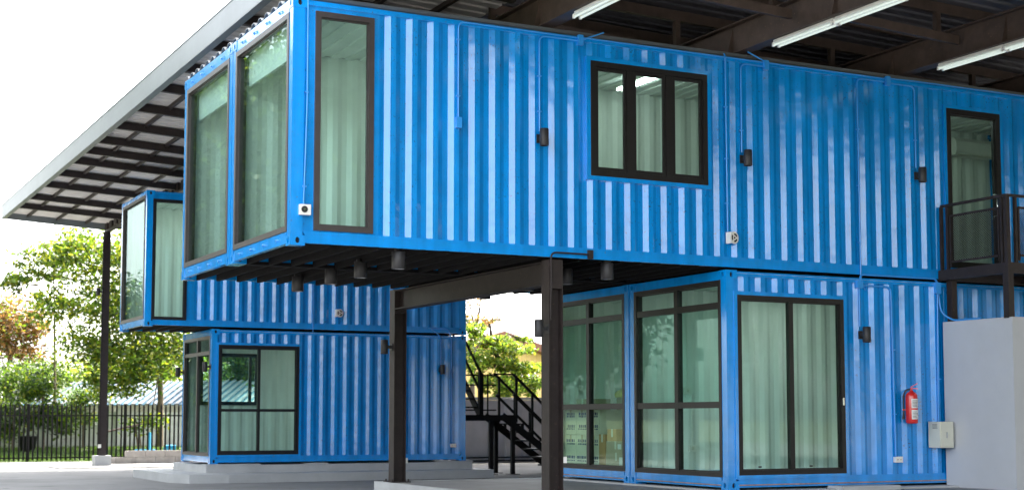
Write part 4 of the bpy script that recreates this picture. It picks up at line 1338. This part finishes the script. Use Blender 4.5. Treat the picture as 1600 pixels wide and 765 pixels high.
# ------------------------------------------------------------------ things in the neighbour's yard
tb = thing('black_tub', 'black tapered tub standing on the lawn near the boundary wall', 'tub', (2.95, 37.2, lawn_z(2.95, 37.2)))
b = MB(); b.lathe([(0, 0.01), (.24, 0.0), (.31, .50), (.335, .50), (.335, .54), (.30, .54), (.23, .04), (0, .04)], 20); o = b.build('tub_body', M['rubber'], None); o.parent = tb
b = MB(); b.tube(bend([(-.3, 0, .54), (-.2, 0, .72), (.2, 0, .72), (.3, 0, .54)], .1), .01, 6); o = b.build('tub_handle', M['rubber'], None); o.parent = tb
bn = thing('leaning_table', 'old dark wooden table tilted on the lawn behind the fence', 'table', (6.0, 37.0, lawn_z(6, 37)))
b = MB(); b.bar((-.7, 0, .62), (.75, 0, .95), .6, .05); o = b.build('table_top', M['wood'], None); o.parent = bn
for (xx, zz) in ((-.6, .62), (.65, .92)):
    for yy in (-.24, .24):
        b = MB(); b.bar((xx, yy, zz), (xx * 1.05 + .1, yy, -.03), .05, .05, up=(1, 0, 0)); o = b.build('leg', M['wood'], None); o.parent = bn
bp_ = thing('pipe_stack', 'bright blue plastic pipes and fittings lying on the lawn', 'pipes', (6.6, 35.5, lawn_z(6.6, 35.5)))
for (pts, r_) in (([(-.5, 0, .06), (.9, .1, .06)], .05), ([(.15, .05, .05), (.15, .05, .75)], .07), ([(.75, .1, .25), (1.1, .1, .25)], .06), ([(-.3, .3, .12), (.5, .3, .12)], .04)):
    b = MB(); b.tube(pts, r_, 10); o = b.build('blue_pipe', M['bluepipe'], None); o.parent = bp_
b = MB(); b.box(.7, 1.1, .02, .2, 0, .22); o = b.build('pump_base', M['bluepipe'], None); o.parent = bp_

# neighbour's shed with striped roof
ns = thing('neighbour_shed', 'low shed with blue and white striped metal roof beyond boundary wall', 'shed', (9.6, 47.0, .3), R(45))
def nl(b, name, m):
    o = b.build(name, m, None); o.parent = ns; return o
b = MB(); b.box(-1.6, 1.6, -5.5, 5.5, 0, 1.75); nl(b, 'wall', M['bwall'])
rw = .17; y = -6.0; kk = 0
while y < 6.0:
    z0_, z1_ = 1.72, 2.72
    h = .05 if kk % 2 else 0
    b = MB()
    b.add([(-2.0, y, z0_ + h), (.35, y, z1_ + h), (.35, y + rw, z1_ + h), (-2.0, y + rw, z0_ + h), (-2.0, y, z0_ - .03), (.35, y, z1_ - .03), (.35, y + rw, z1_ - .03), (-2.0, y + rw, z0_ - .03)],
          [(0,1,2,3),(7,6,5,4),(0,4,5,1),(1,5,6,2),(2,6,7,3),(3,7,4,0)])
    nl(b, 'roof_sheet', M['sheetwhite'] if kk % 2 else M['sheetblue'])
    y += rw + .002; kk += 1
b = MB(); b.add([(.35, -6, 2.70), (2.0, -6, 1.9), (2.0, 6, 1.9), (.35, 6, 2.70)], [(0,1,2,3)]); nl(b, 'rear_roof', M['sheetblue'])

# yellow house
yh = thing('yellow_house', 'yellow boarded house with brown verge behind the green tree', 'house', (29, 50, 0))
HX0, HX1, HR = 23.0, 38.0, 26.6
HZ = lambda x: 5.35 - .30 * abs(x - HR)
x = HX0
while x < HX1:
    b = MB(); x2 = x + .27
    b.add([(x, 48.0, 0), (x2, 48.0, 0), (x2, 48.0, HZ(x2)), (x, 48.0, HZ(x)), (x, 48.03, 0), (x2, 48.03, 0), (x2, 48.03, HZ(x2)), (x, 48.03, HZ(x))],
          [(0,1,2,3),(7,6,5,4),(0,3,7,4),(1,5,6,2)])
    b.build('board', M['yellow'], yh); x += .285
MB().box(HX0, HX1, 48.035, 54, 0, 2.2).build('wall_core', M['bwall'], yh)
for xa, xb in ((HX0 - .6, HR), (HR, HX1 + .6)):
    b = MB(); za, zb = HZ(xa), HZ(xb)
    b.add([(xa, 47.3, za - .05), (xb, 47.3, zb - .05), (xb, 54, zb - .05), (xa, 54, za - .05), (xa, 47.3, za + .32), (xb, 47.3, zb + .32), (xb, 54, zb + .32), (xa, 54, za + .32)],
          [(0,3,2,1),(4,5,6,7),(0,1,5,4),(1,2,6,5),(2,3,7,6),(3,0,4,7)])
    b.build('roof', M['brownroof'], yh)

# ------------------------------------------------------------------ trees
def leaf_crown(name, blobs, size, mats, weights, parent, twig=0.30, up=.35, seed=0):
    g_ = np.random.default_rng(seed)
    P = []
    for (cx, cy, cz, rx, ry, rz, n) in blobs:
        k = max(4, int(n / 38))
        d = g_.normal(size=(k, 3)); d /= np.linalg.norm(d, axis=1)[:, None]
        rad = g_.random(k) ** 0.42
        tc = d * rad[:, None] * np.array([rx, ry, rz]) + np.array([cx, cy, cz])
        idx = g_.integers(0, k, n)
        sig = twig * min(rx, ry, rz * 1.3)
        P.append(tc[idx] + g_.normal(size=(n, 3)) * np.array([sig, sig, sig * .55]))
    P = np.concatenate(P); n = len(P)
    nrm = g_.normal(size=(n, 3)); nrm[:, 2] = np.abs(nrm[:, 2]) + up; nrm /= np.linalg.norm(nrm, axis=1)[:, None]
    t = g_.normal(size=(n, 3)); t[:, 2] -= .35
    t -= nrm * (t * nrm).sum(1)[:, None]; t /= np.linalg.norm(t, axis=1)[:, None]
    b = np.cross(nrm, t)
    s = size * g_.uniform(.6, 1.35, n)[:, None]
    v0 = P - t * s * .5; v2 = P + t * s * .5
    mid = P + nrm * s * .06
    v1 = mid + b * s * .24; v3 = mid - b * s * .24
    V = np.stack([v0, v1, v2, v3], 1).reshape(-1, 3)
    me = bpy.data.meshes.new(name)
    me.vertices.add(4 * n); me.vertices.foreach_set('co', V.astype(np.float32).ravel())
    me.loops.add(4 * n); me.loops.foreach_set('vertex_index', np.arange(4 * n, dtype=np.int32))
    me.polygons.add(n); me.polygons.foreach_set('loop_start', np.arange(0, 4 * n, 4, dtype=np.int32))
    for m in mats: me.materials.append(m)
    me.polygons.foreach_set('material_index', g_.choice(len(mats), n, p=weights).astype(np.int32))
    me.update(); me.validate()
    return link(name, me, parent)

def tree(name, label, base, trunk_path, r0, r1, blobs, size, mats, weights, group=None, seed=0, bark='bark', limbs=True, twig=.30, cat='tree', dens=1.0):
    t = thing(name, label, cat, base, 0, group)
    blobs = [b_[:6] + (int(b_[6] * dens),) for b_ in blobs]
    tr = MB()
    tr.tube(trunk_path, r0, 9, r2=r1)
    g_ = random.Random(seed)
    if limbs:
        top = Vector(trunk_path[-1]); mid = Vector(trunk_path[len(trunk_path)//2])
        for bl_ in blobs:
            c = Vector(bl_[:3]); 
            fr_ = mid.lerp(top, min(1, max(0, (c.z - 1.2 - mid.z) / max(.1, top.z - mid.z))))
            m1 = fr_.lerp(c, .5) + Vector((g_.uniform(-.2, .2), g_.uniform(-.2, .2), g_.uniform(0, .35)))
            tr.tube([fr_, m1, c], r1 * .75, 6, r2=r1 * .2)
            for _ in range(5):
                e = c + Vector((g_.uniform(-1, 1) * bl_[3], g_.uniform(-1, 1) * bl_[4], g_.uniform(-.7, .9) * bl_[5])) * .85
                tr.tube([m1.lerp(c, g_.uniform(.2, 1)), e], r1 * .28, 5, r2=r1 * .08)
    tr.build('trunk', M[bark], t)
    leaf_crown('crown', blobs, size, mats, weights, t, seed=seed, twig=twig)
    return t

def at(px, py, y): return un(px, py, 'y', y)
# tree with the clear trunk behind the fence
def blob(px, py, y, rpx, rpy, depth, n):
    c = at(px, py, y); k = (y + 15.96 + .51 * (c[0] + 5.3)) * .89 / FPX
    return (c[0], c[1], c[2], rpx * k, depth, rpy * k, n)
bt = at(250, 697, 38)
tree('leafy_tree', 'tall airy yellow-green tree with pale trunk rising behind the steel fence', (bt[0], bt[1], bt[2]),
     [bt, at(251, 620, 38), at(249, 560, 38), at(252, 480, 38), at(240, 410, 38)], .13, .05,
     [blob(150, 420, 38.5, 60, 50, 1.3, 900), blob(215, 400, 38, 55, 40, 1.3, 700), blob(120, 385, 39, 40, 30, 1.0, 450), blob(175, 490, 38.2, 70, 45, 1.5, 1100),
      blob(245, 480, 38, 60, 60, 1.4, 1100), blob(140, 545, 38.5, 50, 30, 1.2, 600), blob(215, 560, 37.5, 70, 40, 1.3, 1100), blob(280, 540, 38, 40, 50, 1.2, 700), blob(190, 600, 37.4, 45, 20, 1.0, 400), blob(75, 400, 39, 45, 18, .8, 260), blob(40, 425, 39, 30, 15, .7, 150),
      blob(95, 480, 38.6, 40, 30, .9, 330), blob(290, 440, 38, 60, 60, 1.4, 500), blob(235, 660, 37.4, 40, 18, .8, 180), blob(20, 440, 39, 26, 14, .7, 130)],
     .19, LG, [.44, .26, .24, .06], 'trees beyond the fence', 3, twig=.38, dens=2.5)
b0 = at(85, 690, 41)
tree('slender_tree', 'slender young tree with one thin straight stem and sparse leaves', (b0[0], b0[1], .3),
     [(b0[0], b0[1], .2), at(86, 600, 41), at(85, 500, 41), at(84, 400, 41)], .06, .03,
     [blob(90, 420, 41, 30, 16, .6, 220), blob(75, 470, 41, 24, 12, .5, 150), blob(100, 470, 41, 22, 12, .5, 150), blob(85, 390, 41, 25, 14, .5, 160)],
     .24, LG, [.45, .25, .25, .05], 'trees beyond the fence', 4)
b0 = at(15, 690, 46)
tree('russet_tree', 'rust-orange leafed tree standing beyond the boundary wall', (b0[0], b0[1], .2),
     [(b0[0], b0[1], 0), at(15, 600, 46), at(14, 520, 46)], .14, .06,
     [blob(12, 500, 46, 48, 42, 1.6, 1700), blob(52, 510, 46, 24, 32, 1.0, 800), blob(0, 540, 46, 50, 30, 1.6, 1100), blob(-30, 500, 46, 50, 50, 1.6, 1100), blob(50, 555, 46, 26, 18, 1.0, 350)],
     .18, LO + [LG[0]], [.44, .30, .16, .10], 'trees beyond the fence', 5, dens=1.5)
b0 = at(20, 690, 43)
tree('green_shrub', 'dense mid-green rounded shrub growing beneath the russet tree', (b0[0], b0[1], .2),
     [(b0[0], b0[1], 0), at(20, 640, 43), at(20, 610, 43)], .09, .05,
     [blob(20, 600, 43, 55, 36, 1.4, 2300), blob(70, 590, 43.5, 40, 28, 1.2, 1200), blob(-30, 600, 43, 50, 45, 1.4, 1300)],
     .15, LG, [.30, .05, .45, .20], 'shrubs beyond the fence', 6, cat='shrub', dens=1.8)
b0 = at(68, 697, 38)
tree('bushy_sapling', 'bushy broad-leafed sapling growing in front of the boundary wall', (b0[0], b0[1], .25),
     [(b0[0], b0[1], .25), at(68, 660, 38), at(67, 610, 38)], .05, .03,
     [blob(66, 605, 38, 34, 22, .8, 800), blob(72, 650, 38, 30, 26, .7, 620), blob(98, 660, 38, 24, 20, .6, 330), blob(46, 650, 38, 22, 24, .6, 260)],
     .16, LG, [.34, .06, .42, .18], 'shrubs beyond the fence', 7, cat='shrub', dens=1.8)
b0 = at(130, 697, 39)
tree('low_shrub', 'low leafy shrub between the bushy sapling and the far column', (b0[0], b0[1], .3),
     [(b0[0], b0[1], .25), at(130, 670, 39), at(130, 650, 39)], .05, .03,
     [blob(125, 640, 39, 30, 22, .7, 900), blob(150, 620, 39.3, 30, 18, .7, 700)],
     .15, LG, [.36, .10, .38, .16], 'shrubs beyond the fence', 9, cat='shrub')
b0 = at(20, 697, 38)
tree('dark_shrub', 'dark green shrub at the left against the boundary wall', (b0[0], b0[1], .25),
     [(b0[0], b0[1], .25), at(20, 670, 38), at(20, 640, 38)], .05, .03,
     [blob(10, 660, 38.5, 30, 34, .8, 900), blob(-25, 640, 38.5, 35, 45, .9, 800)],
     .15, LG, [.20, .03, .47, .30], 'shrubs beyond the fence', 8, cat='shrub', dens=2.0)
b0 = at(150, 690, 52)
tree('hazy_tree', 'pale green round tree far behind the boundary wall', (b0[0], b0[1], 0),
     [(b0[0], b0[1], 0), at(150, 620, 52), at(150, 560, 52)], .16, .07,
     [blob(140, 590, 52, 60, 35, 2, 1800), blob(195, 575, 52, 50, 40, 2, 1500), blob(110, 610, 52, 40, 26, 1.5, 900), blob(240, 590, 52, 45, 36, 1.8, 1300), blob(285, 580, 52, 45, 50, 1.8, 1400)],
     .22, LG, [.40, .32, .22, .06], 'trees beyond the fence', 21)
b0 = at(400, 690, 53)
tree('window_tree', 'leafy green tree seen through the four-light window', (b0[0], b0[1], 0),
     [(b0[0], b0[1], 0), at(400, 620, 53), at(395, 560, 53)], .16, .07,
     [blob(370, 575, 53, 50, 40, 2, 1800), blob(420, 580, 53, 50, 40, 2, 1600), blob(340, 600, 53, 40, 28, 1.8, 1000)],
     .22, LG, [.40, .26, .26, .08], 'trees beyond the fence', 22)
# palm between the shrubs
pc = at(118, 632, 42)
pt = thing('palm', 'small fan of grey-green palm fronds beside the bushy sapling', 'palm', (pc[0], pc[1], .3))
MB().tube([(pc[0], pc[1], .2), (pc[0], pc[1], pc[2] + .1)], .12, 8, r2=.08).build('trunk', M['bark'], pt)
palm_m = leaf_mat('palm_green', (0.10, 0.16, 0.07), .4)
for k in range(11):
    a = 2 * math.pi * k / 11 + .2; el = rng.uniform(.7, 1.25); Lf = rng.uniform(1.3, 1.9)
    mb = MB(); pts = []
    for q in range(9):
        s_ = q / 8
        rr = Lf * s_ * math.cos(el) * (1 + .5 * s_); zz = Lf * s_ * math.sin(el) - .75 * Lf * s_ * s_ * .8
        pts.append(Vector((pc[0] + rr * math.cos(a), pc[1] + rr * math.sin(a), pc[2] + zz)))
    mb.tube(pts, .014, 5, r2=.004)
    for q in range(1, 9):
        for sub in range(3):
            p = pts[q-1].lerp(pts[q], sub / 3); dd = (pts[q] - pts[q-1]).normalized(); sdv = dd.cross(Vector((0,0,1))).normalized()
            for sg in (-1, 1):
                tip = p + sdv * sg * .34 * (1 - .5 * q / 8) + dd * .22 + Vector((0, 0, -.10))
                mb.add([p, p + dd * .03, tip], [(0, 1, 2)])
    mb.build('frond', palm_m, pt)

# layered bright green tree behind the stair, and the brown one beside it
b0 = at(795, 700, 33)
tree('layered_tree', 'bright yellow-green tree with flat layered branches behind garden wall', (b0[0], b0[1], .1),
     [(b0[0], b0[1], -.1), at(792, 600, 33), at(770, 540, 33), at(765, 505, 33)], .11, .05,
     [blob(765, 530, 33, 34, 9, 1.3, 700), blob(790, 545, 32.6, 42, 9, 1.4, 850), blob(815, 530, 33.5, 16, 6, .7, 120), blob(770, 565, 32.8, 40, 10, 1.4, 850), blob(815, 575, 32.6, 44, 9, 1.4, 950),
      blob(770, 595, 32.4, 40, 10, 1.3, 800), blob(830, 598, 32.2, 44, 12, 1.4, 1100), blob(795, 612, 32.2, 50, 8, 1.2, 700), blob(735, 560, 33, 24, 30, 1.2, 600), blob(740, 515, 33, 20, 10, 1.0, 260)],
     .15, LG, [.50, .26, .20, .04], 'trees behind the garden wall', 12, 'bark_dark', twig=.32, dens=1.9)
b0 = at(738, 700, 42)
tree('brown_tree', 'sparse brown-leafed tree rising beside the far block corner', (b0[0], b0[1], 0),
     [(b0[0], b0[1], -.1), at(738, 600, 42), at(742, 520, 42), at(750, 480, 42)], .14, .05,
     [blob(742, 505, 42, 22, 18, 1.2, 650), blob(770, 498, 42, 18, 8, .7, 130), blob(735, 470, 42, 20, 20, 1.0, 240)],
     .17, LO + [LG[2]], [.25, .40, .25, .10], 'trees behind the garden wall', 13, 'bark_dark')
# more trees of the same belt beyond the frame (most seen in the glass, three added to block left light)
yard = (((-11.5, 33, 17, 1.5), 'leafy tree at the drive end nearest the lawn fence'), ((-13.5, 42, 19, 1.7), 'second leafy tree along the drive'),
        ((-6.2, 30, 15, 1.4), 'third leafy tree along the drive'), ((-9.5, 37.5, 17, 1.6), 'tallest leafy tree at the end of the drive'), ((14.0, 46, 8.5, 1), 'leafy tree behind the far container'), ((-3.4, 41, 7.2, 1.1), 'low round tree at the corner of the lawn fence'), ((-16, 3, 10, 1.7), 'broad leafy tree beside the drive opposite the overhang'), ((-16, 11, 11, 1.8), 'broad leafy tree beside the drive opposite the open bay'), ((-15.5, 19, 12, 1.8), 'broad leafy tree beside the drive opposite the far block'),
        ((9.5, -26, 15, 1.7), 'broad leafy tree across the yard facing the corner window'), ((15.5, -27, 17, 1.8), 'broad leafy tree across the yard facing the triple window'),
        ((21.5, -25, 16, 1.8), 'broad leafy tree across the yard facing the sliding door'), ((27.5, -21, 15, 1.8), 'broad leafy tree across the yard facing the cabinet'), ((32, -15, 14, 1.7), 'broad leafy tree at the end of the yard'))
for i, ((x, y, h, k_), lbl) in enumerate(yard):
    bl_ = []
    for q in range(int(11 * k_)):
        a = 2.4 * q; zz = .25 + .62 * q / (11 * k_); rr = (1.15 if q % 3 else .3) * k_ * (1.1 - .5 * abs(zz - .5))
        bl_.append((x + rr * math.cos(a), y + rr * math.sin(a), h * zz, 1.35 * k_, 1.35 * k_, 1.1 * k_, 1300))
    tree('yard_tree', lbl, (x, y, 0), [(x, y, 0), (x + .1, y, h * .3), (x - .1, y + .1, h * .6), (x, y, h * .85)], .16 * k_, .06 * k_,
         bl_, .24 * k_, LG, [.14, .02, .42, .42], 'trees around the yard', 40 + i)
# fallen leaves
for i in range(14):
    px, py = rng.uniform(640, 850), rng.uniform(738, 752)
    p = un(px, py, 'z', GZ + .004)
    if p[1] < 5.3 or p[1] > 24: continue
    b = MB(); a = rng.uniform(0, 6.28); s_ = rng.uniform(.03, .06)
    b.add([(-s_, 0, .002), (0, -s_ * .45, .012), (s_, 0, .004), (0, s_ * .45, .014)], [(0,1,2,3)])
    o = b.build('fallen_leaf', LO[i % 2]); o.location = p; o.rotation_euler = (0, 0, a)
    tag(o, 'dry fallen leaf lying on the concrete near the stair', 'leaf', 'fallen leaves on the concrete')
